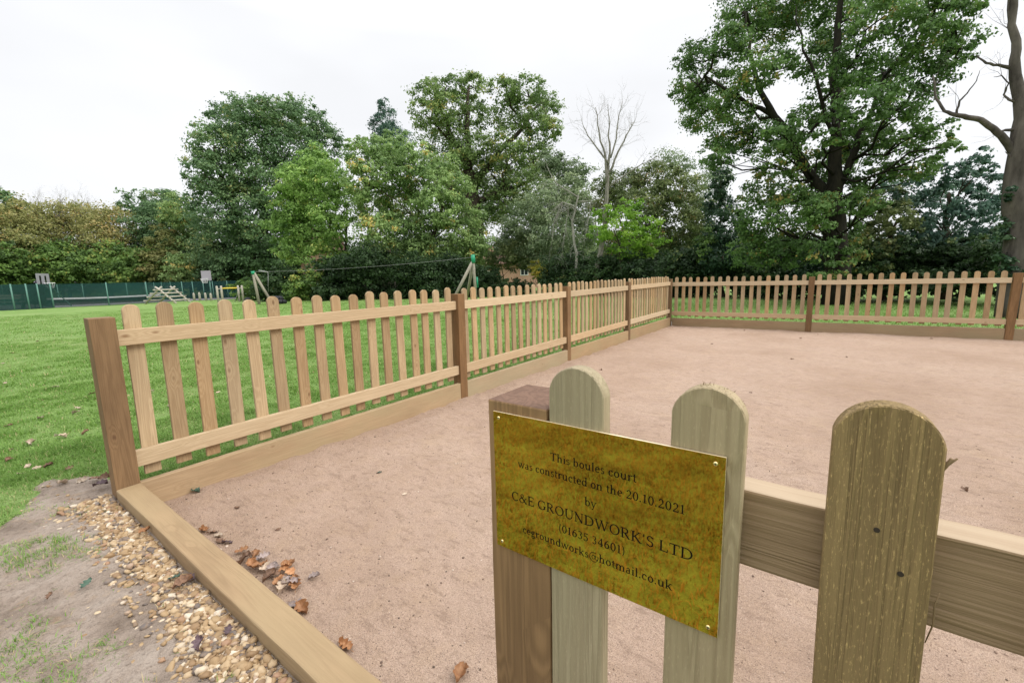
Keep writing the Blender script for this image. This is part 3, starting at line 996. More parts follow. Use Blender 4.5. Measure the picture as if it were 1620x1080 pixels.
def leaf_cloud(rg, lobes, leaf, lai, clump=.30, up=.45, accent=.0, shell=.45, tint=(0, 1), droop=0.0):
    """leaf-sized faces gathered in clumps through the volume of each lobe; lobe = (centre, rx, ry, rz)"""
    P, S, T, O = [], [], [], []
    for (c, rx, ry, rz) in lobes:
        area = math.pi * rx * rz
        n = int(area * lai * 2.6 / (leaf * leaf * .5))
        per = 44
        nc = max(4, n // per)
        d = rg.normal(size=(nc, 3)); d /= np.linalg.norm(d, axis=1, keepdims=True)
        r = shell + (1.02 - shell) * rg.random(nc) ** .6
        r *= 1 + .10 * rg.normal(size=nc)
        cc = np.array(c) + d * r[:, None] * np.array([rx, ry, rz])
        lt = rg.random() * .34
        ct = np.clip(rg.normal(.34 + lt, .19, nc), 0, 1)
        hot = rg.random(nc) < accent
        ct[hot] = 1.0
        k = rg.integers(int(per * .5), int(per * 1.5), nc)
        idx = np.repeat(np.arange(nc), k)
        m = len(idx)
        o = rg.normal(size=(m, 3)) * np.array([1, 1, .55])
        cr = clump * (rx + rz) / 2 * (.55 + .9 * rg.random(nc))
        pp = cc[idx] + o * cr[idx][:, None] * .44
        pp[:, 2] -= droop * (np.hypot(o[:, 0], o[:, 1]) * cr[idx]) * .5
        P.append(pp); O.append(o / (np.linalg.norm(o, axis=1, keepdims=True) + 1e-6) + .5 * d[idx])
        S.append(leaf * (.6 + .8 * rg.random(m)))
        T.append(np.clip(ct[idx] + rg.normal(0, .10, m), tint[0], tint[1]))
    P, S, T, OO = np.concatenate(P), np.concatenate(S), np.concatenate(T), np.concatenate(O)
    m = len(P)
    nrm = rg.normal(size=(m, 3)) * .55 + OO * .75; nrm[:, 2] += up
    nrm /= np.linalg.norm(nrm, axis=1, keepdims=True)
    t = rg.normal(size=(m, 3)); t[:, 2] -= droop
    t -= (t * nrm).sum(1, keepdims=True) * nrm
    t /= np.linalg.norm(t, axis=1, keepdims=True)
    b = np.cross(nrm, t)
    h = S[:, None]
    V = np.empty((m, 4, 3))
    V[:, 0] = P - t * h * .55
    V[:, 1] = P + b * h * .36 + nrm * h * .08
    V[:, 2] = P + t * h * .55
    V[:, 3] = P - b * h * .36 + nrm * h * .08
    ok = V[:, :, 2].min(1) > .02
    V, T = V[ok], T[ok]
    F = np.arange(len(V) * 4).reshape(-1, 4)
    return V.reshape(-1, 3), F, np.repeat(T, 4)


def wiggle(rg, a, b, n, amt):
    a, b = np.array(a, float), np.array(b, float)
    L = np.linalg.norm(b - a)
    pts = [a + (b - a) * i / n + (rg.normal(size=3) * amt * L if 0 < i < n else 0) for i in range(n + 1)]
    return pts


def px_lobes(lobes, d, rg, depth=1.0, spread=.12):
    out = []
    for (px, py, rx, ry) in lobes:
        dd = d * (1 + rg.uniform(-spread, spread) * .5)
        c = at(px, py, dd)
        wx = 1.1 * np.linalg.norm(at(px + rx, py, dd) - at(px - rx, py, dd)) / 2
        wz = 1.1 * np.linalg.norm(at(px, py + ry, dd) - at(px, py - ry, dd)) / 2
        out.append((c, wx, max(wx, wz) * depth, wz))
    return out


def tree(name, label, cat, px, d, lobes, leaf, kind, trunk_w=.4, lai=2.6, bark='bark', group=None, limbs=None, seed=1, clump=.30, accent=0.0,
         shell=.45, droop=0.0, depth=1.0, spread=.12, limb_r=.3, sprays=3, up=.45, crown_name='crown'):
    rg = np.random.default_rng(seed)
    base = ground(px, d, .08)
    t = empty(name, tuple(base), label, cat, group)
    L3 = px_lobes(lobes, d, rg, depth, spread)
    V, F, T = leaf_cloud(rg, L3, leaf, lai, clump, up, accent, shell, droop=droop)
    me = np_mesh(crown_name, V - base, F, LEAF[kind], T)
    link(crown_name, me, t)
    if trunk_w:
        tr, lm = Geo(), Geo()
        cs = np.array([l[0] for l in L3])
        top = cs[np.argsort(cs[:, 2])[int(len(cs) * .6)]].copy()
        mid = np.array([base[0] * .6 + top[0] * .4, base[1] * .6 + top[1] * .4, lerp(base[2], top[2], .45)])
        if limbs is None:
            pts = wiggle(rg, base, mid, 4, .03) + wiggle(rg, mid, top, 4, .04)[1:]
            n = len(pts)
            tr.tube([p - base for p in pts], [trunk_w / 2 * (1.25 if i == 0 else 1) * (1 - .8 * i / n) for i in range(n)], 9)
            for (c, rx, ry, rz) in L3:
                if np.linalg.norm(c - top) < .5: continue
                tt = np.clip((c[2] - base[2]) / (top[2] - base[2] + 1e-6) * .6, .18, .9)
                k = tt * (n - 1); i0 = int(k)
                s = pts[i0] + (pts[min(i0 + 1, n - 1)] - pts[i0]) * (k - i0)
                lp = wiggle(rg, s, c, 4, .05)
                r0 = trunk_w / 2 * limb_r * (1 - .5 * tt)
                lm.tube([p - base for p in lp], [r0, r0 * .8, r0 * .6, r0 * .45, r0 * .3], 6)
                for q in range(sprays):
                    e = c + np.clip(rg.normal(size=3), -1.3, 1.3) * np.array([rx, ry, rz]) * .5
                    lm.tube([p - base for p in wiggle(rg, lp[3], e, 3, .07)], [r0 * .4, r0 * .3, r0 * .2, r0 * .08], 5)
        else:
            for i, (pts, ws) in enumerate(limbs):
                P3 = [at(x, y, d * dd) for x, y, dd in pts]
                if i == 0: P3[0] = base
                rr = [pxr(q, w) for q, w in zip(P3, ws)]
                # refine with a little wander
                Q, R = [P3[0]], [rr[0]]
                for j in range(len(P3) - 1):
                    seg = wiggle(rg, P3[j], P3[j + 1], 3, .03)
                    for m_ in range(1, 4):
                        Q.append(seg[m_]); R.append(lerp(rr[j], rr[j + 1], m_ / 3))
                (tr if i == 0 else lm).tube([p - base for p in Q], R, 10 if i == 0 else 7)
            ends = [at(*pts[j][:2], d * pts[j][2]) for pts, ws in limbs for j in range(1, len(pts))]
            for (c, rx, ry, rz) in L3:
                s = min(ends, key=lambda e: np.linalg.norm(e - c) + (1.5 if e[2] > c[2] else 0))
                if np.linalg.norm(s - c) < .3: continue
                r0 = .05 * d / 18
                lp = wiggle(rg, s, c, 4, .06)
                lm.tube([p - base for p in lp], [r0, r0 * .8, r0 * .65, r0 * .5, r0 * .35], 6)
                for q in range(sprays):
                    e = c + np.clip(rg.normal(size=3), -1.3, 1.3) * np.array([rx, ry, rz]) * .55
                    lm.tube([p - base for p in wiggle(rg, lp[2], e, 3, .08)], [r0 * .5, r0 * .35, r0 * .2, r0 * .08], 5)
        tr.obj('trunk', M[bark], t, smooth=True)
        if lm.v: lm.obj('limb', M[bark], t, smooth=True)
    return t


def pxs(d, px=4.6): return .70 * px * d / FPX


def pxr(p, w):
    """radius of a limb at p that shows w photograph pixels wide"""
    v = np.asarray(p) - CAM
    z = float(v @ FWD); c = z / math.hypot(z, float(v @ RGT))
    return w / 2 * z * c / FPX


# --- trees on the left, beyond the ball court
tree('tree', 'distant dark round-headed tree peeping over the pale willows at the far left', 'tree', 0, 82, [(5, 328, 42, 24), (-35, 335, 40, 25)], pxs(72), 'dark', .5, 3, seed=2)
WL = [
    ('broad yellowing willow furthest left behind the green mesh fence', 25, 68, [(15, 350, 45, 30), (45, 345, 45, 28), (20, 385, 50, 35), (60, 375, 40, 35)]),
    ('yellowing willow with bare twigs on top, in the middle of the willow clump', 105, 69, [(90, 345, 40, 28), (125, 345, 42, 28), (105, 380, 48, 34)]),
    ('olive yellow willow beside the dark green tree', 170, 67, [(160, 350, 42, 26), (190, 365, 30, 35), (165, 385, 45, 34)]),
]
for i, (lb, px, d, lo) in enumerate(WL):
    tree('willow_tree', lb, 'tree', px, d, lo, pxs(d, 2.7), 'willow', .3, 1.6, bark='twig_grey', group='willows behind the mesh fence', seed=20 + i, clump=.42, accent=.03, shell=.25)
HB = [
    ('dark green hedge bush behind the far left end of the mesh fence', -20, 61, [(-25, 425, 45, 34), (10, 418, 40, 32)], 'hedge'),
    ('green hedge bush behind the larger basketball hoop', 60, 61, [(45, 420, 40, 34), (80, 425, 40, 30)], 'hedge'),
    ('hedge bush with yellow green leaves behind the tennis net', 120, 61, [(115, 418, 40, 36), (145, 428, 36, 28)], 'hedge'),
    ('bright green hedge bush behind the right part of the tennis net', 195, 60, [(185, 418, 36, 34), (215, 425, 34, 32)], 'hedge'),
]
for i, (lb, px, d, lo, kd) in enumerate(HB):
    tree('hedge_bush', lb, 'bush', px, d, lo, pxs(d, 3.8), kd, 0, 3.2, group='bushes behind the mesh fence', seed=40 + i, shell=.35, crown_name='foliage')
tree('tree', 'dark green dense tree between the yellow willows and the tall dark oak', 'tree', 240, 65, [(215, 325, 22, 22), (250, 318, 28, 20), (275, 330, 24, 24), (235, 355, 36, 30), (270, 365, 30, 32), (240, 395, 34, 34)], pxs(54, 4), 'dark', .5, 2.8, seed=5)
tree('bush', 'tall yellow green bush growing against the tall dark oak', 'bush', 265, 57, [(262, 385, 24, 26), (258, 420, 28, 30)], pxs(47, 4), 'willow', .0, 2.6, seed=6, crown_name='foliage')
tree('tree', 'blue green bushy tree behind the grey basketball backboard', 'tree', 300, 56, [(285, 335, 24, 26), (305, 355, 26, 30), (300, 395, 30, 34), (290, 428, 34, 26), (328, 420, 30, 30)], pxs(46, 4), 'mid', .3, 2.6, seed=7)
tree('oak_tree', 'tall dark green oak with a broad domed crown left of the middle', 'tree', 415, 50,
     [(395, 178, 40, 24), (360, 195, 34, 26), (440, 180, 40, 25), (478, 195, 36, 28), (512, 228, 28, 34), (340, 230, 36, 36), (400, 225, 50, 36), (460, 240, 46, 38), (330, 280, 28, 36), (365, 285, 40, 38), (425, 290, 46, 36), (500, 280, 34, 36),
      (340, 335, 36, 38), (395, 345, 42, 40), (350, 390, 44, 38), (415, 395, 44, 40), (460, 340, 40, 40), (375, 425, 50, 26), (455, 415, 40, 30)],
     pxs(44, 4.4), 'dark', .9, 2.3, seed=8, accent=.004)
tree('maple_tree', 'bright yellow green tree standing in front of the tall dark oak', 'tree', 545, 36,
     [(500, 262, 34, 24), (525, 285, 30, 34), (470, 285, 36, 28), (495, 320, 42, 30), (455, 325, 30, 28), (455, 362, 32, 28), (500, 370, 42, 28), (465, 395, 34, 22), (525, 350, 30, 30), (520, 405, 40, 24), (548, 320, 16, 34)],
     pxs(36, 4.6), 'bright', .38, 2.1, seed=9, accent=.002)
tree('conifer_tree', 'dark feathery conifer top rising behind the green trees in the middle', 'tree', 615, 52, [(612, 170, 10, 16), (606, 196, 20, 18), (622, 215, 26, 18), (608, 235, 26, 18)], pxs(52, 3.2), 'conifer', .4, 2.0, seed=10, clump=.4, droop=.6)
tree('oak_tree', 'tallest oak in the middle with two rounded heads and open gaps of sky', 'tree', 755, 40,
     [(680, 150, 28, 20), (712, 138, 30, 20), (745, 136, 26, 18), (672, 180, 26, 22), (712, 175, 32, 26), (748, 178, 26, 26), (800, 140, 30, 20), (835, 142, 28, 20), (862, 165, 24, 24), (805, 180, 30, 26), (845, 195, 28, 22), (876, 205, 14, 20),
      (700, 220, 36, 28), (740, 235, 30, 30), (800, 235, 34, 28), (845, 245, 34, 28), (775, 275, 42, 32), (835, 290, 40, 32), (730, 280, 36, 32), (800, 320, 40, 32), (760, 330, 40, 34)],
     pxs(40, 4.2), 'oak', .9, 1.7, seed=11, accent=.012, clump=.36,
     limbs=[([(755, 450, 1), (752, 380, 1), (748, 320, 1), (742, 270, 1)], [34, 28, 24, 19]),
            ([(742, 270, 1), (718, 225, 1), (700, 180, 1), (688, 150, 1)], [14, 10, 6, 3]),
            ([(742, 270, 1), (740, 215, .99), (738, 170, .99), (742, 140, .99)], [13, 9, 6, 3]),
            ([(746, 290, 1), (790, 240, 1.01), (825, 205, 1.01), (852, 165, 1.01)], [13, 9, 6, 3]),
            ([(748, 320, 1), (800, 300, .98), (845, 285, .98)], [10, 7, 4])])
tree('maple_tree', 'rounded mid green tree with drooping leafy boughs, left of the green zip wire post', 'tree', 640, 33,
     [(575, 245, 30, 24), (610, 232, 34, 22), (645, 240, 32, 22), (568, 285, 28, 30), (610, 275, 42, 30), (655, 280, 40, 30), (692, 262, 34, 24), (715, 295, 34, 26), (590, 325, 40, 32), (640, 325, 42, 32), (690, 325, 40, 30), (735, 335, 30, 26),
      (600, 365, 36, 28), (650, 370, 38, 30), (700, 370, 40, 28), (745, 380, 32, 26), (690, 408, 40, 20), (728, 410, 34, 16), (650, 405, 34, 24)],
     pxs(33, 4.8), 'mid', .5, 2.1, seed=12, accent=.006, droop=.3)
tree('tree', 'grey green thin-leaved tree between the tall oak and the bare birch', 'tree', 860, 35,
     [(872, 255, 22, 20), (885, 268, 26, 22), (912, 275, 24, 22), (905, 300, 30, 24), (860, 320, 34, 30), (905, 330, 36, 30), (830, 350, 34, 30), (870, 365, 40, 32), (915, 375, 34, 32), (815, 390, 34, 32), (865, 410, 36, 26)],
     pxs(35, 4), 'grey', .3, 2.1, seed=13, shell=.3, accent=.01)
tree('bush', 'yellow leaved bush beside the brick house', 'bush', 862, 31, [(855, 428, 16, 16), (875, 440, 14, 18)], pxs(31, 4), 'yellow', 0, 2.2, seed=14, crown_name='foliage')
tree('tree', 'olive tree with browning leaves behind the lime green maple', 'tree', 1055, 30,
     [(985, 290, 34, 26), (1030, 285, 36, 26), (1070, 300, 34, 28), (1010, 325, 40, 28), (1065, 340, 40, 32), (1105, 345, 28, 34), (1095, 390, 36, 32), (1040, 395, 42, 34), (990, 400, 40, 34), (960, 320, 28, 30)],
     pxs(30, 4.2), 'olive', .3, 2.2, seed=15, accent=.03)
tree('tree', 'thin grey sparsely leaved tree against the sky left of the big oak', 'tree', 1110, 34, [(1060, 250, 24, 18), (1085, 265, 24, 22), (1115, 285, 26, 24), (1140, 275, 20, 24), (1100, 310, 28, 24)], pxs(34, 3.2), 'grey', .2, .75, bark='twig_grey', seed=16, shell=.1, clump=.5)
tree('maple_tree', 'small lime green maple glowing in front of the bare birch', 'tree', 990, 25,
     [(960, 338, 22, 14), (995, 332, 26, 16), (1022, 350, 24, 16), (970, 362, 28, 16), (1005, 372, 28, 16), (1035, 378, 18, 14), (985, 392, 24, 14), (1015, 402, 24, 12), (950, 372, 18, 14)],
     pxs(25, 5.2), 'lime', .14, 1.5, seed=17, clump=.4)
tree('holly_tree', 'nearly black holly standing left of the big oak trunk', 'tree', 1145, 23, [(1140, 285, 14, 26), (1138, 325, 24, 30), (1150, 365, 30, 34), (1140, 405, 34, 32), (1155, 430, 36, 26)], pxs(23, 4.6), 'holly', .25, 2.6, seed=18)
tree('bush', 'pale yellow green bush at the foot of the black holly', 'bush', 1120, 22, [(1122, 392, 18, 28), (1126, 425, 22, 22)], pxs(22, 4.4), 'hedge', 0, 2.0, seed=19, crown_name='foliage')
tree('bush', 'dull olive bush hanging in front of the brick house roof', 'bush', 800, 36, [(790, 405, 34, 22), (825, 398, 30, 20), (772, 420, 20, 18), (845, 412, 18, 22)], pxs(36, 4.2), 'olive', .12, 1.7, seed=33, accent=.03, crown_name='foliage')
# --- the big oak on the right
tree('oak_tree', 'huge spreading oak on the right with a dark forked trunk behind the far fence', 'tree', 1325, 18,
     [(1100, 95, 34, 26), (1088, 145, 26, 28), (1120, 140, 36, 28), (1150, 70, 38, 30), (1175, 25, 40, 30), (1110, 185, 32, 26), (1155, 170, 40, 30), (1195, 115, 40, 32), (1225, 45, 42, 34), (1150, 215, 36, 26), (1130, 250, 30, 18), (1190, 215, 36, 26),
      (1270, 5, 50, 34), (1240, 95, 30, 24), (1330, 30, 48, 36), (1300, 90, 44, 32), (1350, 100, 46, 36), (1400, 25, 52, 40), (1405, 110, 48, 36), (1460, 60, 46, 38), (1510, 25, 38, 40), (1520, 70, 32, 34), (1470, 120, 42, 32),
      (1370, 165, 50, 30), (1430, 165, 44, 28), (1260, 200, 42, 28), (1310, 160, 36, 30), (1400, 215, 48, 30), (1460, 215, 44, 26), (1500, 232, 28, 18), (1350, 225, 40, 28), (1225, 260, 40, 24), (1290, 260, 36, 24), (1440, 265, 48, 22), (1380, 275, 40, 22),
      (1210, 305, 44, 22), (1255, 320, 46, 26), (1200, 350, 44, 28), (1255, 365, 46, 28), (1190, 395, 40, 26), (1290, 350, 26, 26), (1370, 320, 30, 24),
      (1200, -30, 60, 30), (1300, -40, 70, 40), (1420, -40, 70, 40), (1510, -30, 50, 30), (1480, 20, 30, 30), (1240, 400, 40, 22), (1325, 300, 34, 26), (1300, 330, 30, 26), (1345, 340, 24, 34), (1330, 250, 36, 26), (1345, 400, 22, 40), (1300, 405, 22, 36), (1318, 370, 16, 34), (1330, 420, 18, 26), (1285, 300, 28, 22), (1235, 215, 34, 26), (1320, 210, 28, 24)],
     pxs(18, 4.6), 'big_oak', 1.0, 1.75, bark='bark_dark', seed=21, accent=.008, clump=.36, shell=.35, spread=.3, sprays=4,
     limbs=[([(1325, 455, 1), (1322, 390, 1), (1318, 330, 1), (1322, 280, 1.0), (1325, 200, 1.0), (1318, 120, 1.0), (1325, 40, 1.0), (1330, -60, 1.0)], [50, 42, 38, 25, 20, 16, 12, 7]),
            ([(1318, 335, 1), (1288, 285, 1.0), (1260, 240, .99), (1225, 185, .98), (1200, 140, .97), (1185, 80, .97), (1180, 20, .97)], [21, 18, 15, 12, 9, 6, 3]),
            ([(1322, 310, 1), (1345, 255, 1.01), (1370, 195, 1.02), (1400, 120, 1.03), (1450, 50, 1.03), (1480, -20, 1.03)], [16, 13, 10, 8, 5, 3]),
            ([(1225, 185, .98), (1165, 150, .96), (1115, 120, .95)], [9, 6, 3]),
            ([(1370, 195, 1.02), (1430, 170, 1.03), (1500, 120, 1.04)], [9, 6, 3]),
            ([(1322, 240, 1), (1300, 160, .97), (1270, 80, .95), (1260, 10, .95)], [9, 7, 4, 2])])
tree('conifer_tree', 'dark blue green yew-like conifer mass between the big oak and the dead tree', 'tree', 1500, 22,
     [(1562, 248, 14, 22), (1540, 262, 20, 18), (1495, 275, 26, 20), (1440, 300, 34, 24), (1400, 310, 34, 26), (1545, 285, 28, 22), (1575, 300, 24, 26), (1500, 305, 34, 24), (1530, 330, 40, 28), (1455, 335, 36, 26), (1580, 345, 30, 34), (1490, 365, 44, 30), (1545, 385, 46, 34), (1440, 385, 44, 34), (1590, 405, 36, 34), (1500, 420, 50, 30)],
     pxs(22, 4.4), 'conifer', .35, 1.9, seed=22, droop=.4, clump=.36)
tree('tree', 'dull brownish green small tree right of the big oak trunk', 'tree', 1400, 21, [(1400, 320, 32, 24), (1375, 345, 28, 26), (1420, 350, 34, 28), (1385, 390, 34, 34), (1350, 400, 28, 34), (1420, 415, 36, 30)], pxs(21, 4.6), 'olive', .25, 2.1, seed=23, accent=.02)


# --- bare birch
def bare_tree(name, label, px, d, stems, bark, seed, twig=0, twig_len=1.0, spread=1.0, group=None, twig_from=None, fine=3, up=.6):
    rg = np.random.default_rng(seed)
    base = ground(px, d, .06)
    t = empty(name, tuple(base), label, 'tree', group)
    ends = []
    for i, (pts, ws) in enumerate(stems):
        P3 = [at(x, y, d * dd) for x, y, dd in pts]
        if i == 0: P3[0] = base
        Q, R = [P3[0]], [pxr(P3[0], ws[0])]
        for j in range(len(P3) - 1):
            seg = wiggle(rg, P3[j], P3[j + 1], 3, .025)
            for m_ in range(1, 4):
                Q.append(seg[m_]); R.append(pxr(seg[m_], lerp(ws[j], ws[j + 1], m_ / 3)))
                ends.append((seg[m_], R[-1], seg[m_] - seg[m_ - 1]))
        g = Geo(); g.tube([p - base for p in Q], R, 9 if i == 0 else 7)
        g.obj('trunk' if i == 0 else 'limb', M[bark], t, smooth=True)
    if twig:
        g = Geo()
        zmin = twig_from if twig_from is not None else base[2] + 2
        cand = [e for e in ends if e[0][2] > zmin]
        for k_ in range(twig):
            p, r, dr = cand[rg.integers(len(cand))]
            dr = dr / (np.linalg.norm(dr) + 1e-9)
            v = dr * .8 + rg.normal(size=3) * .6 * spread + np.array([0, 0, up * .5])
            v /= np.linalg.norm(v)
            l = twig_len * rg.uniform(.4, 1)
            r0 = min(r * .5, (.0065 if up > 0 else .012) * d / 20)
            q = p + v * l
            g.tube([x - base for x in wiggle(rg, p, q, 3, .06)], [r0, r0 * .7, r0 * .45, r0 * .2], 4, False)
            for _ in range(fine):
                s = p + v * l * rg.uniform(.3, .95)
                w = v * .6 + rg.normal(size=3) * .7 * spread; w /= np.linalg.norm(w)
                g.tube([x - base for x in wiggle(rg, s, s + w * l * .45, 2, .08)], [r0 * .45, r0 * .3, r0 * .12], 3, False)
        g.obj('twig', M[bark], t)
    return t


bt = bare_tree('birch_tree', 'tall leafless pale birch between the tall oak and the olive tree', 942, 26,
               [([(945, 450, 1), (950, 400, 1), (956, 340, 1), (961, 290, 1), (965, 240, 1), (964, 200, 1), (962, 165, 1)], [9.5, 8, 7, 5.5, 3.4, 1.8, .6]),
                ([(960, 290, 1), (958, 250, 1), (948, 210, 1), (942, 170, 1)], [5, 3.6, 2.2, .9]),
                ([(964, 275, 1), (978, 240, 1), (990, 215, 1), (1005, 190, 1)], [4, 3, 2, .8]),
                ([(963, 260, 1), (945, 235, 1), (930, 215, 1), (920, 190, 1)], [3.4, 2.4, 1.6, .7]),
                ([(966, 250, 1), (975, 220, 1), (978, 190, 1), (985, 160, 1)], [3, 2.2, 1.5, .6]),
                ([(960, 300, 1), (985, 280, 1), (1015, 260, 1), (1040, 248, 1)], [3, 2.2, 1.5, .6]),
                ([(952, 395, 1), (945, 370, 1), (940, 345, 1)], [4.5, 3, 1.4])],
               'bark_pale', 61, 130, 1.5, .8, twig_from=5.2)
wt = bare_tree('tree', 'weeping tangle of bare grey branches hanging left of the birch', 915, 27,
               [([(915, 450, 1), (912, 400, 1), (905, 350, 1), (915, 310, 1)], [5, 4, 3, 2]),
                ([(912, 330, 1), (890, 320, 1), (878, 345, 1), (872, 390, 1)], [2.6, 2, 1.4, .7]),
                ([(913, 320, 1), (935, 318, 1), (930, 350, 1), (925, 390, 1)], [2.4, 1.8, 1.2, .6]),
                ([(912, 335, 1), (900, 325, 1), (895, 360, 1), (890, 400, 1)], [2.2, 1.8, 1.2, .6]),
                ([(914, 312, 1), (880, 290, 1), (865, 262, 1)], [2.4, 1.6, .7])],
               'twig_grey', 62, 90, 1.3, .7, twig_from=2.5, up=-1.4)
for i, (px, py) in enumerate(((95, 322), (60, 325), (130, 324))):
    bare_tree('willow_tree', ('bare twiggy top standing out of the middle willow', 'bare twiggy top above the leftmost willow', 'bare twiggy top right of the other bare tops')[i], px, 70,
              [([(px, 450, 1), (px + 2, 380, 1), (px - 2, 345, 1), (px, py - 10, 1)], [4, 3, 2, .6]), ([(px, 350, 1), (px - 8, 325, 1)], [1.8, .6]), ([(px, 350, 1), (px + 8, 322, 1)], [1.8, .6])],
              'twig_grey', 90 + i, 60, 1.8, .6, twig_from=4, fine=4, group='bare tops among the willows')
# --- dead tree at the right edge
dt = bare_tree('dead_tree', 'bare dead tree at the right edge with pale peeling trunk and crooked limbs', 1612, 14.5,
               [([(1618, 470, 1), (1612, 400, 1), (1608, 330, 1), (1608, 280, 1), (1614, 220, 1), (1616, 170, 1), (1606, 120, 1), (1608, 80, 1), (1600, 40, 1), (1606, -40, 1)], [66, 58, 52, 44, 36, 28, 22, 18, 15, 12]),
                ([(1606, 245, 1), (1590, 222, .99), (1572, 204, .98), (1552, 190, .97), (1530, 186, .96), (1512, 182, .95), (1494, 176, .95), (1480, 155, .95), (1476, 120, .95)], [20, 16, 14, 12, 11, 9, 6, 5, 3]),
                ([(1513, 182, .95), (1518, 160, .95), (1530, 148, .95), (1545, 128, .95), (1550, 112, .95)], [5, 4, 3, 2, 1]),
                ([(1600, 108, 1), (1580, 103, .99), (1560, 100, .98), (1545, 88, .98)], [9, 6, 5, 2.5]),
                ([(1610, 205, 1), (1590, 206, .99), (1575, 214, .98)], [9, 6, 3]),
                ([(1612, 165, 1), (1596, 158, .99), (1588, 150, .99), (1596, 132, .98), (1585, 120, .98), (1572, 122, .98)], [6, 5, 4, 3, 2.5, 1]),
                ([(1600, 40, 1), (1596, 15, 1), (1600, -30, 1)], [9, 7, 5]),
                ([(1604, 262, 1), (1597, 245, .99), (1590, 240, .99)], [4, 3, 1.2])],
               'bark_dead', 63, 26, .8, .9, twig_from=3.8, fine=2)

rg = np.random.default_rng(64)
V, F, T = leaf_cloud(rg, px_lobes([(1592, 350, 10, 30), (1588, 395, 14, 34), (1596, 310, 6, 22), (1600, 430, 24, 24)], 14.3, rg, .5, .02), pxs(14.3, 4.5), 1.6, .45, .4, 0, .2)
link('ivy', np_mesh('ivy', V - np.array(dt.location), F, LEAF['holly'], T), dt)

# --- undergrowth along the foot of the trees
UB = [(345, 55, 418, 36, 'low dark bush behind the yellow turnover bar', 'under'), (394, 37, 455, 20, 'yellow green bush between the turnover bar and the zip wire', 'hedge'), (440, 35, 448, 30, 'dark bush behind the left zip wire frame', 'under'),
      (487, 33, 455, 26, 'green bramble bush right of the left zip wire frame', 'hedge'), (530, 32, 440, 32, 'dark bush under the bright yellow green tree', 'under'), (580, 31, 432, 40, 'dark bush left of the grey board fence', 'under'),
      (650, 30, 440, 38, 'dark bush under the rounded mid green tree', 'under'), (705, 29, 440, 38, 'dark bush just left of the green zip wire post', 'under'), (770, 29, 448, 24, 'dark bush just right of the green zip wire post', 'under'),
      (815, 30, 458, 20, 'low dark bush under the brick house wall', 'under'), (905, 28, 430, 36, 'dark bush left of the birch foot', 'under'), (970, 27, 432, 34, 'dark bush right of the birch foot', 'under'),
      (1030, 25, 430, 34, 'dark bush below the lime green maple', 'under'), (1085, 24, 430, 36, 'dark bush left of the pale yellow green bush', 'under'), (1190, 22, 428, 34, 'dark bush right of the black holly', 'under'),
      (1245, 21, 428, 36, 'dark bush left of the big oak trunk', 'under'), (1300, 20.5, 425, 30, 'ivy dark bush at the foot of the big oak', 'holly'), (1360, 20, 425, 38, 'dark bush right of the big oak trunk', 'under'),
      (1430, 20, 420, 40, 'dark bush under the brownish small tree', 'under'), (1505, 19.5, 418, 42, 'dark bush under the blue green conifer', 'under'), (1575, 19, 415, 42, 'dark bush left of the dead tree trunk', 'under'), (1640, 18, 410, 44, 'dark bush behind the dead tree trunk', 'under')]
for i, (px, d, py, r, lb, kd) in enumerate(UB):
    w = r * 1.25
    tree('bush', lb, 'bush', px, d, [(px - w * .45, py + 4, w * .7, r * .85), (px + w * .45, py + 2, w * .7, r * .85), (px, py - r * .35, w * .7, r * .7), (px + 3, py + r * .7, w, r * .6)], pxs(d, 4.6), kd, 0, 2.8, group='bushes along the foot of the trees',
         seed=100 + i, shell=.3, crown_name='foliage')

# far-off wood closing the horizon
rg = np.random.default_rng(77)
lobes = px_lobes([(x + rg.uniform(-15, 15), 425 - x * .012 + rg.uniform(-8, 8), 55, 26 + rg.uniform(0, 14)) for x in range(-300, 2000, 38)], 66, rg)
V, F, T = leaf_cloud(rg, lobes, pxs(66, 4.4), 2.6, .4, .4, 0, .2)
o = link('woodland', np_mesh('woodland', V, F, LEAF['under'], T))
tag(o, 'far dark wood closing the gaps behind the trees and bushes', 'woodland', kind='stuff')


# ------------------------------------------------------------------ houses behind the trees
def house(px0, px1, d, h, label, wins, roof_h):
    a, b = ground(px0, d, .05), ground(px1, d, .05)
    L = np.linalg.norm(b - a)
    ang = math.atan2(b[1] - a[1], b[0] - a[0])
    t = empty('brick_house', tuple(a), label, 'house', rotz=ang)
    g = Geo(); g.box((0, 0, 0), (L, 7, h)); g.obj('wall', M['brick'], t)
    g = Geo()
    g.add([(-.3, -.4, h - .05), (L + .3, -.4, h - .05), (L + .3, 7.4, h - .05), (-.3, 7.4, h - .05), (-.3, 3.5, h + roof_h), (L + .3, 3.5, h + roof_h)], [(0, 1, 5, 4), (2, 3, 4, 5), (0, 4, 3), (1, 2, 5), (3, 2, 1, 0)])
    rf = g.obj('roof', M['roof'], t)
    g = Geo(); g.box((L * .2, 3.0, h + roof_h * .5), (L * .2 + .7, 3.9, h + roof_h + .9)); g.obj('chimney', M['brick'], rf)
    for (x, z, w, hh) in wins:
        g = Geo()
        for q in ((0, 0, w, .07), (0, hh - .07, w, hh), (0, .07, .07, hh - .07), (w - .07, .07, w, hh - .07), (w / 2 - .03, .07, w / 2 + .03, hh - .07)):
            g.box((q[0], -.05, q[1]), (q[2], .02, q[3]))
        wf = g.obj('window', M['white'], t, (x, 0, z))
        g = Geo(); g.box((.05, -.02, .05), (w - .05, -.005, hh - .05)); g.obj('pane', M['glass'], wf)
    return t


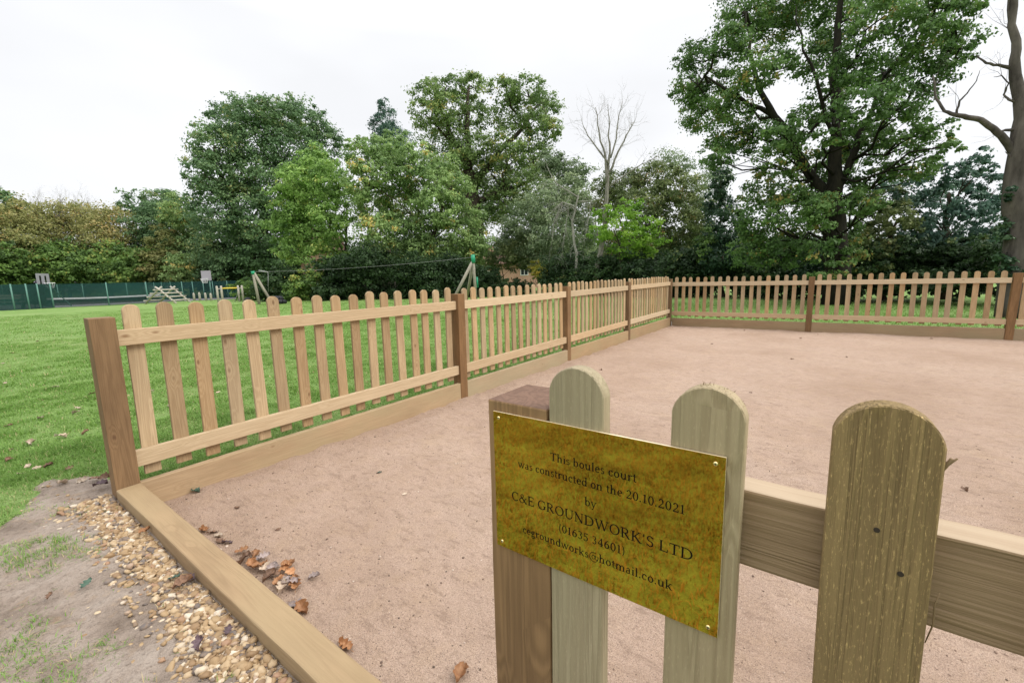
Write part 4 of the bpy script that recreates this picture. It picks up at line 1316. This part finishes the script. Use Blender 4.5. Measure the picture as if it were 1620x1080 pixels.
house(752, 850, 50, 2.9, 'brick house with a white window half hidden right of the zip wire post', [(5.2, 1.5, .9, 1.15), (1.2, .9, .9, 1.2)], 1.2)
house(478, 545, 50, 4.6, 'brick house gable glimpsed through the bright yellow green tree', [(3.2, 2.6, 1.0, 1.1)], 2.0)

# grey board fence under the rounded tree
p0, p1 = ground(556, 31.5, .08), ground(628, 30.5, .08)
ang = math.atan2(p1[1] - p0[1], p1[0] - p0[0])
t = empty('board_fence', tuple(p0), 'weathered grey board fence in shade under the rounded mid green tree', 'fence', rotz=ang)
Lf = float(np.linalg.norm(p1 - p0))
g = Geo()
for i in range(int(Lf / .16)): g.box((i * .16, 0, .02), (i * .16 + .15, .025, 1.12 + .02 * (i % 3)))
g.obj('board_panel', M['grey_pole'], t)
for x in (0, Lf / 2, Lf):
    g = Geo(); g.box((x - .05, .03, -.05), (x + .05, .13, 1.2)); g.obj('post', M['grey_pole'], t)

# ------------------------------------------------------------------ ball court on the left
mf = empty('mesh_fence', tuple(ground(120, 39)), 'low green mesh fence with pale green posts along the near side of the ball court', 'fence')
base = np.array(mf.location)


def fence_run(parent, base, pts, h, mat_net, mat_post, r, posts=None):
    for i in range(len(pts) - 1):
        a, b = np.array(pts[i]), np.array(pts[i + 1])
        n = (b - a); n = np.array([-n[1], n[0], 0]) / np.linalg.norm(n) * .006
        up = np.array([0, 0, h])
        g = Geo()
        g.add([a - n, b - n, b + n, a + n, a - n + up, b - n + up, b + n + up, a + n + up], [(0, 3, 2, 1), (4, 5, 6, 7), (0, 1, 5, 4), (1, 2, 6, 5), (2, 3, 7, 6), (3, 0, 4, 7)])
        g.v = [tuple(np.array(v) - base) for v in g.v]
        g.obj('netting', mat_net, parent)
    for p in (pts if posts is None else posts):
        g = Geo(); q = np.array(p) - base; g.tube([q + [0, 0, -.1], q + [0, 0, h + .03]], r, 8)
        g.obj('post', mat_post, parent, smooth=True)


near_pts = [ground(px, d) for px, d in ((-150, 38.5), (-70, 38.7), (14, 38.8), (38, 39.0), (56, 39.2), (77, 39.4), (166, 39.0), (229, 40.6), (286, 42.8))]
fence_run(mf, base, [tuple(p) for p in near_pts[:6]], 1.5, M['green_net'], M['green_post'], .04)
# beyond the corner post the mesh is thinner, the court shows through it
M['thin_net'] = netmat('thin_green_netting', (.012, .055, .047), .34)
fence_run(mf, base, [tuple(p) for p in near_pts[5:]], 1.5, M['thin_net'], M['green_post'], .032, posts=near_pts[6:])
g = Geo(); g.tube([near_pts[5] - base + [0, 0, 1.35], ground(106, 41.5) - base], .03, 6); g.obj('brace', M['green_post'], mf)
bf = empty('mesh_fence', tuple(ground(230, 47)), 'dark green netted fence along the far side of the ball court behind the tennis net', 'fence')
base = np.array(bf.location)
back_pts = [ground(px, d) for px, d in ((-60, 54), (0, 53.4), (40, 53), (88, 52.4), (128, 51.9), (166, 51.3), (198, 50.8), (228, 50.3), (242, 50), (254, 49.8), (268, 49.5), (286, 49.2), (303, 48.8), (320, 48.4), (335, 48), (358, 47.4), (385, 46.5))]
fence_run(bf, base, [tuple(p) for p in back_pts], 1.55, M['green_net'], M['green_post'], .035)

# tennis net
a, b = ground(60, 44), ground(250, 46)
t = empty('tennis_net', tuple(a), 'sagging tennis net with a white top band behind the green mesh fence', 'net', rotz=math.atan2(b[1] - a[1], b[0] - a[0]))
L = float(np.linalg.norm(b - a))
n = 16
g, w = Geo(), Geo()
for i in range(n):
    x0, x1 = L * i / n, L * (i + 1) / n
    s = lambda x: .52 - .05 * math.sin(math.pi * x / L)
    g.add([(x0, -.01, 0), (x1, -.01, 0), (x1, .01, 0), (x0, .01, 0), (x0, -.01, s(x0) - .06), (x1, -.01, s(x1) - .06), (x1, .01, s(x1) - .06), (x0, .01, s(x0) - .06)], [(0, 1, 5, 4), (2, 3, 7, 6), (4, 5, 6, 7)])
    w.add([(x0, -.03, s(x0) - .06), (x1, -.03, s(x1) - .06), (x1, .03, s(x1) - .06), (x0, .03, s(x0) - .06), (x0, -.03, s(x0) + .05), (x1, -.03, s(x1) + .05), (x1, .03, s(x1) + .05), (x0, .03, s(x0) + .05)], [(0, 1, 5, 4), (2, 3, 7, 6), (4, 5, 6, 7), (0, 3, 2, 1)])
g.obj('netting', M['tennis_net'], t); w.obj('top_band', M['white'], t)
for x in (0, L):
    g = Geo(); g.tube([(x, 0, -.05), (x, 0, .62)], .05, 8); g.obj('post', M['green_post'], t, smooth=True)


def hoop(px, d, label, s, board, side, pad, face):
    p = ground(px, d)
    t = empty('basketball_hoop', tuple(p), label, 'basketball hoop', rotz=face)
    g = Geo(); g.tube([(0, 0, -.05), (0, 0, 1.75 * s)], .05 * s, 10); g.tube([(0, 0, 1.45 * s), (.0, -.35 * s, 1.75 * s)], .03 * s, 8); g.obj('pole', M['green_post'] if not pad else M['dark_pad'], t, smooth=True)
    if pad:
        g = Geo(); g.box((-.34 * s, -.16 * s, .25 * s), (.34 * s, .16 * s, 1.45 * s)); g.obj('padding', M['dark_pad'], t, bevel=.03)
        for sx in (-.28, .28):
            g = Geo(); g.tube([(sx * s, .1, 0), (sx * s, .05, .3 * s)], .035 * s, 6); g.obj('leg', M['steel'], t)
    g = Geo(); w = .48 * s
    if pad:   # white board with dark cut-outs
        for (x0, x1, z0, z1) in ((-w, w, 2.02, 2.16), (-w, -w + .2, 1.42, 2.02), (w - .2, w, 1.42, 2.02), (-.11, .11, 1.42, 2.02)):
            g.box((x0, -.40 * s, z0 * s), (x1, -.37 * s, z1 * s))
    else:
        g.box((-w * .7, -.40 * s, 1.42 * s), (w * .7, -.37 * s, 2.16 * s))
    g.obj('backboard', M[board], t)
    g = Geo()
    cx, cy, cz, R = side * .0, -.40 * s - .30 * s, 1.55 * s, .24 * s
    g.tube([(cx + R * math.cos(a_), cy + R * math.sin(a_), cz) for a_ in np.linspace(0, 2 * math.pi, 17)], .02 * s, 6, False)
    g.tube([(0, -.40 * s, cz), (0, cy + R, cz)], .03 * s, 6)
    ring = g.obj('ring', M['white'], t, smooth=True)
    g = Geo()
    for a_ in np.linspace(0, 2 * math.pi, 13)[:-1]:
        c, s_ = math.cos(a_), math.sin(a_)
        g.tube([(cx + R * c, cy + R * s_, cz), (cx + R * .6 * math.cos(a_ + .4), cy + R * .6 * math.sin(a_ + .4), cz - .32 * s)], .012 * s, 4)
    g.obj('net', M['white'], ring)
    return t


hoop(56, 40.5, 'basketball hoop with a white slotted backboard and dark padded stand at the left', 1.0, 'grey_board', 1, True, rad(138))
hoop(331, 45.5, 'basketball hoop with a plain pale lilac backboard behind the turnover bar', 1.12, 'lilac', -1, False, rad(45))

# log climbing frame
p = ground(260, 38.6)
t = empty('climbing_frame', tuple(p), 'low climbing frame of pale crossed logs at the end of the tennis net', 'climbing frame', rotz=rad(33))
for (x0, x1, y) in ((-1.15, -.1, -.55), (-1.15, -.1, .55), (1.15, .1, -.62), (1.15, .1, .62)):
    g = Geo(); g.tube([(x0, y, 0), (x1 * .3, y, 1.0), (-x1 * 2.0, y, 1.15)], .06, 8); g.obj('beam', M['log_pale'], t, smooth=True)
for sgn in (-1, 1):
    for i in range(4):
        f = .15 + i * .24
        g = Geo(); x = sgn * lerp(1.15, .05, f); z = lerp(0, 1.0, f) + .08
        g.tube([(x, -.8, z), (x, .8, z)], .045, 8); g.obj('rung', M['log_pale'], t, smooth=True)

# stepping posts
SP = [(303, 42.6, 0, 'short pale stepping post, leftmost of the row left of the turnover bar'), (312, 42, 0, 'short pale stepping post, second from the left in the row'), (321.5, 41.4, 0, 'short pale stepping post, third from the left in the row'), (330, 40.8, 0, 'short pale stepping post, nearest the turnover bar')]
g = Geo(); g.tube([(0, 0, -.1), (0, 0, .5), (0, 0, .58), (0, 0, .62)], [.085, .08, .06, .025], 10)
sp0 = None
for i, (px, d, _, lb) in enumerate(SP):
    p = ground(px, d)
    if sp0 is None:
        sp0 = g.obj('stepping_post', M['log_pale'], None, tuple(p), smooth=True); s = sp0
    else:
        s = sp0.copy(); COL.objects.link(s); s.location = p; s.scale = (1, 1, 1.12 - .06 * i)
    tag(s, lb, 'post', 'row of stepping posts')

# turnover bar
pA, pB = ground(341, 35), ground(381, 35)
ang = math.atan2(pB[1] - pA[1], pB[0] - pA[0])
t = empty('turnover_bar', tuple(pA), 'wooden turnover bar frame with a yellow crossbar', 'play bar', rotz=ang)
L = float(np.linalg.norm(pB - pA))
for x in (0, L * .17, L * .84, L):
    g = Geo(); g.tube([(x, 0, -.1), (x, 0, 1.08), (x, 0, 1.12)], [.07, .065, .04], 9); g.obj('post', M['log_pale'], t, smooth=True)
g = Geo(); g.tube([(L * .17, 0, .95), (L * .84, 0, .95)], .045, 8); g.obj('bar', M['yellow'], t, smooth=True)
for x0, x1 in ((0, L * .17), (L * .84, L)):
    g = Geo(); g.tube([(x0, 0, .92), (x1, 0, .92)], .03, 8); g.obj('bar', M['log_pale'], t, smooth=True)
g = Geo(); g.tube([(L * .66, .5, 0), (L * .84, 0, .8)], .02, 6); g.obj('brace', M['steel'], t)

# zip wire
zl, zr = ground(406, 29), ground(752, 21.5)
t = empty('zip_wire', tuple(zl), 'zip wire with green topped wooden end frames strung across the lawn edge', 'zip wire')
base = zl


def tub(name, mat, a, b, r0, r1=None, n=9, parent=None):
    g = Geo(); g.tube([np.array(a) - base, np.array(b) - base], [r0, r1 or r0], n)
    return g.obj(name, M[mat], parent or t, smooth=True)


tl = at(400, 430, 29); tl_b = zl
tub('post', 'grey_pole', zl + [0, 0, -.1], tl, .08, .07)
tub('post_cap', 'green_paint', lerp(zl, tl, .93), tl + (tl - zl) * .02, .10)
tub('brace', 'grey_pole', at(402, 432, 29), np.array([*at(431, 478, 28.8)[:2], .08]), .075)
tr_ = at(748, 404, 21.5)
tub('post', 'grey_pole', zr + [0, 0, -.1], tr_, .075, .07)
tub('post_cap', 'green_paint', lerp(zr, tr_, .84), tr_ + (tr_ - zr) * .015, .10)
tub('panel', 'green_paint', at(754.5, 438, 21.7), at(755.5, 455, 21.7), .05)
tub('brace', 'grey_pole', at(747, 415, 21.5), ground(712, 21.2, .08), .075)
tub('brace', 'grey_pole', at(748, 417, 21.6), ground(736, 23.2, .08), .075)
g = Geo()
A_, B_ = at(401, 430, 29), at(747, 407, 21.5)
pts = []
for i in range(25):
    f = i / 24
    p = lerp(A_, B_, f); p = p - np.array([0, 0, .14 * 4 * f * (1 - f)])
    pts.append(p - base)
g.tube(pts, .006, 5); g.obj('cable', M['steel'], t)
tub('trolley', 'steel', at(409, 428, 28.9), at(424, 430.5, 28.7), .03)
tub('rope', 'steel', at(424, 430.5, 28.7), at(424.5, 462, 28.7), .012, n=5)

# rubber tyre heap at the foot of the left zip frame
p = ground(433, 28.5)
t = empty('tyre_heap', tuple(p), 'low heap of dark rubber tyres at the foot of the left zip wire brace', 'tyres')
for (dx, dy, z, tl_) in ((-.25, 0, .12, .1), (.25, .05, .12, -.08), (0, 0, .32, .05)):
    g = Geo(); R = .30
    g.tube([(R * math.cos(a_), R * math.sin(a_), 0) for a_ in np.linspace(0, 2 * math.pi, 21)], .12, 9, False)
    g.obj('tyre', M['black'], t, (dx, dy, z), (tl_, tl_, 0), smooth=True)
p = ground(388, 33)
g = Geo(); g.tube([(0, 0, 0), (0, 0, .06), (0, 0, .30), (0, 0, .33)], [.17, .19, .16, .10], 12)
o = g.obj('tree_stump', M['black'], None, tuple(p), smooth=True)
tag(o, 'small black stump on the lawn between the turnover bar and the zip wire', 'stump')

# bench at the far left
p = ground(2, 41.5)
t = empty('bench', tuple(p), 'pale slatted bench behind the mesh fence at the left edge', 'bench', rotz=rad(70))
g = Geo()
for i in range(3): g.box((-.8, -.2 + i * .14, .42), (.8, -.09 + i * .14, .46))
g.obj('seat', M['log_pale'], t)
g = Geo()
for i in range(2): g.box((-.8, .25, .62 + i * .16), (.8, .28, .74 + i * .16))
g.obj('backrest', M['log_pale'], t)
for x in (-.7, .7):
    g = Geo(); g.box((x - .04, -.2, 0), (x + .04, .24, .42)); g.box((x - .04, .2, .42), (x + .04, .25, .9)); g.obj('leg', M['dark_pad'], t)


# ------------------------------------------------------------------ grass blades
def blades(rg, x, y, h, w, lean=.6, base_t=None):
    n = len(x)
    z = lawn_z(x, y)
    a = rg.random(n) * 2 * math.pi
    d = np.stack([np.cos(a), np.sin(a), np.zeros(n)], 1)
    s = np.stack([-np.sin(a), np.cos(a), np.zeros(n)], 1)
    ln = (rg.random(n) * lean + .15)[:, None]
    b = np.stack([x, y, z - .004], 1)
    hh, ww = h[:, None], w[:, None]
    upv = np.array([0, 0, 1.0])
    m = b + d * hh * ln * .35 + upv * hh * .6
    tp = b + d * hh * ln + upv * hh * (1 - .35 * ln)
    V = np.empty((n, 5, 3))
    V[:, 0] = b - s * ww; V[:, 1] = b + s * ww
    V[:, 2] = m + s * ww * .8; V[:, 3] = m - s * ww * .8
    V[:, 4] = tp
    i = np.arange(n)[:, None] * 5
    F = np.concatenate([i + np.array([[0, 1, 2]]), i + np.array([[0, 2, 3]]), i + np.array([[3, 2, 4]])])
    T = np.repeat(base_t, 5)
    return V.reshape(-1, 3), F, T


def court(x, y): return (x > -.105) & (x < FX + .2) & (y > -.02) & (y < FY + .2)


rg = np.random.default_rng(5)
PV, PF, PT = [], [], []
off = 0
for (x0, x1, y0, y1, dens, hm, wm) in ((-1.6, 1.8, -1.0, 1.2, 22000, .034, .0013), (-4.5, -.1, -1.6, 4.5, 7000, .026, .0016), (-11, -.1, -2.2, 9.5, 2200, .028, .0030), (-26, -.1, -3.5, 18, 420, .026, .007)):
    n = int((x1 - x0) * (y1 - y0) * dens)
    x, y = rg.uniform(x0, x1, n), rg.uniform(y0, y1, n)
    f = fbm(x * 4.5, y * 4.5, 61, 3)
    f2 = fbm(x * .8, y * .8, 62, 3)
    ok = ~court(x, y) & (rg.random(n) > np.clip(mud_f(x, y) * 1.15 + (fbm(x * 16, y * 16, 93, 3) - .42) * 2.6 * np.clip((x + .9) / .6, 0, 1) * np.clip((.1 - y) / .2, 0, 1), 0, 1.0)) & (rg.random(n) < np.clip(.45 + f * 1.0, 0, 1))
    x, y, f, f2 = x[ok], y[ok], f[ok], f2[ok]
    n = len(x)
    thin = np.clip((x + .9) / 1.2, 0, 1) * np.clip((.35 - y) / .5, 0, 1)       # trodden short near the path
    h = hm * (.25 + 1.5 * f) * (.6 + .8 * rg.random(n)) * (1 - .2 * thin)
    w = wm * (.7 + .6 * rg.random(n))
    t_ = np.clip(.16 + .75 * f2 + rg.normal(0, .12, n) - .75 * (f - .5), 0, .97)
    dry = rg.random(n) < .03 + .10 * thin
    t_[dry] = 1.0
    v, fc, tt = blades(rg, x, y, h, w, 1.0, t_)
    PV.append(v); PF.append(fc + off); PT.append(tt); off += len(v)
o = link('grass', np_mesh('grass', np.concatenate(PV), np.concatenate(PF), M['blade'], np.concatenate(PT)))
tag(o, 'short green mown grass with paler worn tips covering the lawn left of the fence', 'grass', kind='stuff')
# strip of lawn beyond the far fence
n = 26000
x, y = rg.uniform(-2, 14, n), rg.uniform(FY + .15, 19, n)
f = fbm(x * 2, y * 2, 63, 3)
v, fc, tt = blades(rg, x, y, .045 * (.6 + .8 * f), np.full(n, .007), 1.0, np.clip(.15 + .5 * f + rg.normal(0, .1, n), 0, .9))
o = link('grass', np_mesh('grass', v, fc, M['blade'], tt))
tag(o, 'green grass strip between the far fence and the dark hedge', 'grass', kind='stuff')
# tired yellowing turf in front of the plaque (what the brass mirrors)
n = 170000
x, y = rg.uniform(-.6, 4.6, n), rg.uniform(-4.2, -.78, n)
f = fbm(x * 5, y * 5, 64, 4)
ok = (rg.random(n) < np.clip(f * 1.6, 0, 1)) & ~is_mud(x, y)
x, y, f = x[ok], y[ok], f[ok]
n = len(x)
v, fc, tt = blades(rg, x, y, .03 * (.6 + .9 * rg.random(n)), np.full(n, .0019), 1.1, np.clip(.84 - .85 * f + rg.normal(0, .10, n), 0, .92))
o = link('grass', np_mesh('grass', v, fc, M['dry_blade'], tt))
tag(o, 'tired yellowing turf in front of the plaque, mirrored in its brass', 'grass', kind='stuff')


# ------------------------------------------------------------------ pebbles along the timber edging
def ico():
    bm = bmesh.new(); bmesh.ops.create_icosphere(bm, subdivisions=2, radius=1)
    v = np.array([tuple(q.co) for q in bm.verts]); f = np.array([[q.index for q in p.verts] for p in bm.faces]); bm.free()
    return v, f


iv, if_ = ico()
rg = np.random.default_rng(9)
px_, py_, ps_ = [], [], []
N = 14000
x = rg.uniform(-.12, 2.5, N); y = rg.uniform(-.30, -.012, N)
wid = .13 + .05 * (fbm(x * 3, x * 0 + 3, 81, 3) - .3) + .035 * np.clip(x - .9, 0, 1)
prob = np.clip((wid + y) / .04, 0, 1) + .10 * np.clip((.30 + y) / .1, 0, 1)
keep = rg.random(N) < prob
x, y = x[keep], y[keep]
s = np.clip(rg.lognormal(-5.08, .42, len(x)), .0025, .0145)
# scattered pebbles trodden into the mud
N2 = 1500
x2 = rg.uniform(-.75, 2.4, N2); y2 = -rg.uniform(.10, .75, N2)
k2 = is_mud(x2, y2) & (fbm(x2 * 5, y2 * 5, 88, 3) > .44)
x, y = np.concatenate([x, x2[k2]]), np.concatenate([y, y2[k2]])
s = np.concatenate([s, np.clip(rg.lognormal(-5.35, .5, k2.sum()), .0015, .011)])
V, F, T = [], [], []
for i in range(len(x)):
    sc = np.array([1.25, .95, .62]) * s[i] * rg.uniform(.75, 1.25, 3)
    v = iv * (1 + .8 * (vnoise(iv[:, 0] * 1.6 + i * 3.1, iv[:, 1] * 1.6 + iv[:, 2] * 2.3, i) - .5)[:, None])
    e = Euler((rg.normal(0, .35), rg.normal(0, .35), rg.uniform(0, 6.28))).to_matrix()
    v = (v * sc) @ np.array(e).T
    band = y[i] > -.2
    z = float(lawn_z(x[i], y[i])) + sc[2] * (.45 if band else -.35) + .007 + (rg.uniform(0, .008) if band else 0)
    V.append(v + np.array([x[i], y[i], z]))
    F.append(if_ + i * len(iv))
    r_ = rg.random()
    T.append(np.full(len(iv), r_))
o = link('gravel', np_mesh('gravel', np.concatenate(V), np.concatenate(F), M['pebble'], np.concatenate(T), smooth=False))
tag(o, 'honey coloured rounded gravel strewn along the outer edge of the timber sleeper', 'gravel', kind='stuff')
# crumbs and grit on the court
rg = np.random.default_rng(19)
N = 9000
x = rg.uniform(.05, 4.2, N); y = .12 + rg.random(N) ** 1.6 * 3.6
s = np.clip(rg.lognormal(-6.25, .45, N), .0008, .006)
bm = bmesh.new(); bmesh.ops.create_icosphere(bm, subdivisions=1, radius=1)
gv = np.array([tuple(q.co) for q in bm.verts]); gf = np.array([[q.index for q in p.verts] for p in bm.faces]); bm.free()
z = sand_z(x, y)
Vv = gv[None] * (s[:, None, None] * rg.uniform(.6, 1.4, (N, 1, 3))) * np.array([1, 1, .7]) + np.stack([x, y, z + s * .2], 1)[:, None]
Ff = gf[None] + (np.arange(N) * len(gv))[:, None, None]
M['grit'] = leafmat('grit', [(0, (.09, .065, .05)), (.4, (.22, .15, .11)), (.8, (.36, .26, .2)), (1, (.55, .45, .37))], .9, .0)
o = link('grit', np_mesh('grit', Vv.reshape(-1, 3), Ff.reshape(-1, 3), M['grit'], np.repeat(rg.random(N), len(gv))))
tag(o, 'fine grit and crumbs lying loose on the sandy court surface', 'grit', kind='stuff')


# ------------------------------------------------------------------ fallen leaves
def oak_leaf(seed, curl, Lf=.075, lob=.42):
    rnd = random.Random(seed)
    n = 26
    right = []
    for i in range(n + 1):
        t_ = i / n
        w = (math.sin(math.pi * t_ ** .8) ** .8) * (.30 + lob * .22 * math.sin(t_ * math.pi * 7 + .5)) + .012
        right.append((t_, w * (1 + rnd.uniform(-.12, .12))))
    V, F = [], []
    for i, (t_, w) in enumerate(right):
        y = (t_ - .5) * Lf
        for j, sx in enumerate((-1, -.5, 0, .5, 1)):
            xx = sx * w * Lf
            zz = curl * (abs(sx) ** 1.6) * Lf * .28 + .10 * Lf * curl * math.sin(t_ * 5 + seed + sx * 1.4) + .05 * Lf * math.sin(t_ * 19 + sx * 3 + seed) * abs(sx)
            V.append((xx, y, zz))
    for i in range(n):
        for j in range(4):
            a_ = i * 5 + j
            F.append((a_, a_ + 1, a_ + 6, a_ + 5))
    b = len(V)
    V += [(-.0012, -.5 * Lf, .001), (.0012, -.5 * Lf, .001), (.001, -.72 * Lf, .004), (-.001, -.72 * Lf, .004)]
    F.append((b, b + 1, b + 2, b + 3))
    zmin = min(v[2] for v in V)
    V = [(x_, y_, z_ - zmin + .001) for x_, y_, z_ in V]
    return V, F


def dleaf(name, c1, c2, vein):
    k = NT(name, .6, .3)
    tc = k.new('ShaderNodeTexCoord').outputs['Object']
    oi = k.new('ShaderNodeObjectInfo')
    n = k.noise(tc, 60, 4, .6)
    c = k.mix(k.rng(n, .35, .65, 0, 1), c1, c2)
    wv = k.new('ShaderNodeTexWave', Scale=34.0, Distortion=2.0)
    k.ln(tc, wv.inputs['Vector'])
    c = k.mix(k.rng(wv.outputs['Fac'], .8, 1, 0, .35), c, vein)
    hs = k.new('ShaderNodeHueSaturation')
    k.ln(c, hs.inputs['Color'])
    k.ln(k.rng(oi.outputs['Random'], 0, 1, .75, 1.2), hs.inputs['Value'])
    k.col(hs.outputs[0])
    return k.m


LM = {'orange': dleaf('orange_leaf', (.30, .13, .05), (.40, .215, .105), (.2, .08, .035)),
      'brown': dleaf('brown_leaf', (.13, .07, .04), (.23, .13, .08), (.07, .04, .025)),
      'mauve': dleaf('mauve_leaf', (.215, .165, .15), (.32, .26, .24), (.15, .1, .09)),
      'tan': dleaf('tan_leaf', (.36, .27, .19), (.50, .41, .32), (.22, .15, .1)),
      'green': dleaf('dark_green_leaf', (.03, .065, .045), (.06, .10, .07), (.08, .11, .06)),
      'dark': dleaf('purple_brown_leaf', (.08, .05, .055), (.15, .10, .11), (.05, .03, .03))}
LME = {}
for k_ in LM:
    for v_ in range(3):
        V, F = oak_leaf(v_ * 7 + len(k_), (.25, .5, .85)[v_], (.07, .062, .08)[v_])
        me = bpy.data.meshes.new('fallen_leaf'); me.from_pydata(V, [], F); me.materials.append(LM[k_])
        me.polygons.foreach_set('use_smooth', np.ones(len(F), bool))
        LME[k_, v_] = me
rl = random.Random(23)


def drop(x, y, kind, label, group, z=None, s=1.0, tilt=.25, v=None, zoff=0.0):
    if z is None: z = float(sand_z(np.array(x), np.array(y)))
    o = link('fallen_leaf', LME[kind, rl.randrange(3) if v is None else v], None, (x, y, z + .003 + zoff), (rl.uniform(-tilt, tilt), rl.uniform(-tilt, tilt), rl.uniform(0, 6.28)))
    o.scale = (s, s, s)
    return tag(o, label, 'leaf', group)


def zp(px, py, z):
    v = FWD + RGT * (px - 810) / FPX - UPV * (py - 540) / FPX
    p = CAM + v * ((z - CAM[2]) / v[2])
    return float(p[0]), float(p[1])


# the drift of leaves caught against the sleeper
drift = [(383, 872, 'orange'), (392, 880, 'brown'), (402, 876, 'orange'), (408, 884, 'mauve'), (418, 880, 'mauve'), (398, 892, 'orange'), (388, 885, 'brown'), (412, 896, 'orange'), (420, 900, 'tan'), (428, 905, 'mauve'), (436, 912, 'brown'), (432, 898, 'mauve'),
         (444, 918, 'orange'), (452, 902, 'orange'), (460, 906, 'orange'), (466, 915, 'orange'), (450, 922, 'mauve'), (440, 925, 'orange'), (458, 928, 'mauve'), (446, 934, 'tan'), (468, 926, 'orange'), (425, 915, 'brown'), (456, 896, 'orange')]
for i, (px, py, kd) in enumerate(drift):
    x, y = zp(px, py, .04)
    y = max(y, .145)
    drop(x, y, kd, {'orange': 'orange oak leaf in the drift against the inner edge of the sleeper', 'brown': 'dark brown oak leaf in the drift against the inner edge of the sleeper',
                    'mauve': 'mauve grey oak leaf in the drift against the inner edge of the sleeper', 'tan': 'pale tan oak leaf in the drift against the inner edge of the sleeper'}[kd],
         'leaf drift by the sleeper', tilt=.3, s=rl.uniform(.62, .9), zoff=rl.uniform(0, .012))
x, y = zp(471, 955, .04); drop(x, y, 'mauve', 'mauve leaf in the small pair just beyond the drift', None)
x, y = zp(478, 962, .04); drop(x, y, 'orange', 'orange curled leaf in the small pair just beyond the drift', None, s=.8, v=2)
x, y = zp(545, 1018, .04); drop(x, y, 'orange', 'single rust orange leaf lying close to the sleeper in the foreground', None, s=.7, v=2)
x, y = zp(728, 1064, .04); drop(x, y, 'orange', 'orange leaf on the sand beside the plaque post', None, s=.8)
x, y = zp(497, 913, .04); drop(x, y, 'mauve', 'lone mauve leaf on the sand right of the drift', None, s=.6)
for (px, py, kd, lb) in ((336, 838, 'brown', 'brown leaf nearest the fence in the small dark cluster by the sleeper'), (348, 852, 'brown', 'crumpled dark brown leaf in the small cluster by the sleeper'), (344, 843, 'tan', 'pale leaf in the small dark cluster by the sleeper'), (358, 856, 'dark', 'purple brown leaf in the small dark cluster by the sleeper'), (322, 836, 'orange', 'small rust leaf at the sleeper edge near the corner post')):
    x, y = zp(px, py, .04); y = max(y, .14)
    drop(x, y, kd, lb, None, s=.75, tilt=.4)
x, y = zp(600, 747, .035); drop(x, y, 'green', 'pale green leaf scrap on the sand near the left fence', None, s=.5)
x, y = zp(640, 783, .035); drop(x, y, 'tan', 'small tan leaf in the middle of the near sand', None, s=.45)
x, y = zp(440, 838, .035); drop(x, y, 'brown', 'tiny brown leaf on the sand above the drift', None, s=.4)
x, y = zp(374, 800, .035); drop(x, y, 'brown', 'small curled brown leaf on the sand near the corner post', None, s=.5)
x, y = zp(310, 780, .035); drop(x, y, 'green', 'grey green leaf lying against the gravel board near the corner post', None, s=.7)
for i in range(26):
    x, y = rl.uniform(.4, 7.6), rl.uniform(1.2, 9.9)
    drop(x, y, 'brown', 'small dark curled leaf scattered on the sandy court', 'leaf scraps scattered over the court', s=rl.uniform(.3, .6), v=2)
# on the pebbles and mud
for (px, py, kd, lb, s_) in ((235, 846, 'orange', 'rust orange leaf on the pebbles beside the sleeper', .55), (277, 918, 'green', 'dark green leaf on the pebbles beside the sleeper', .7), (292, 930, 'brown', 'brown crumpled leaf next to the dark green leaf on the pebbles', .8), (310, 915, 'dark', 'purple leaf tight against the sleeper on the pebbles', .6),
                             (318, 1026, 'dark', 'dark purple leaf on the foreground pebbles', .6), (362, 1005, 'dark', 'purple grey leaf close to the sleeper on the foreground pebbles', .55), (138, 928, 'green', 'narrow dark green leaf on the bare mud', .6), (80, 948, 'brown', 'small brown leaf scrap on the bare mud', .5), (160, 772, 'dark', 'dark leaf on the mud at the foot of the corner post', .8), (148, 760, 'brown', 'red brown leaf behind the foot of the corner post', .8),
                             (168, 760, 'brown', 'brown leaf tight against the foot of the corner post', .8)):
    x, y = zp(px, py, .135)
    drop(x, min(y, -.02) if px > 180 else y, kd, lb, None, z=float(lawn_z(np.array(x), np.array(y))) + .03, s=s_, tilt=.35)
# scattered over the lawn
LW = [(12, 728), (45, 738), (58, 742), (110, 742), (35, 750), (16, 710), (78, 738), (122, 645), (120, 652), (145, 624), (65, 660), (8, 606), (135, 683), (95, 690), (50, 700), (14, 672), (100, 770), (130, 765), (20, 560), (88, 612), (5, 575), (60, 540), (270, 640), (345, 620), (285, 655), (372, 650), (530, 505), (545, 580), (240, 620), (320, 540)]
for i, (px, py) in enumerate(LW):
    x, y = zp(px, py, .115)
    if x > -.2: x = -.25 - rl.random() * .4
    drop(x, y, 'tan' if i % 3 else 'brown', 'pale tan leaf lying in the grass left of the fence' if i % 3 else 'brown curled leaf lying in the grass left of the fence', 'leaves scattered on the lawn', z=float(lawn_z(np.array(x), np.array(y))) + .012, s=rl.uniform(.6, 1.05), tilt=.4)
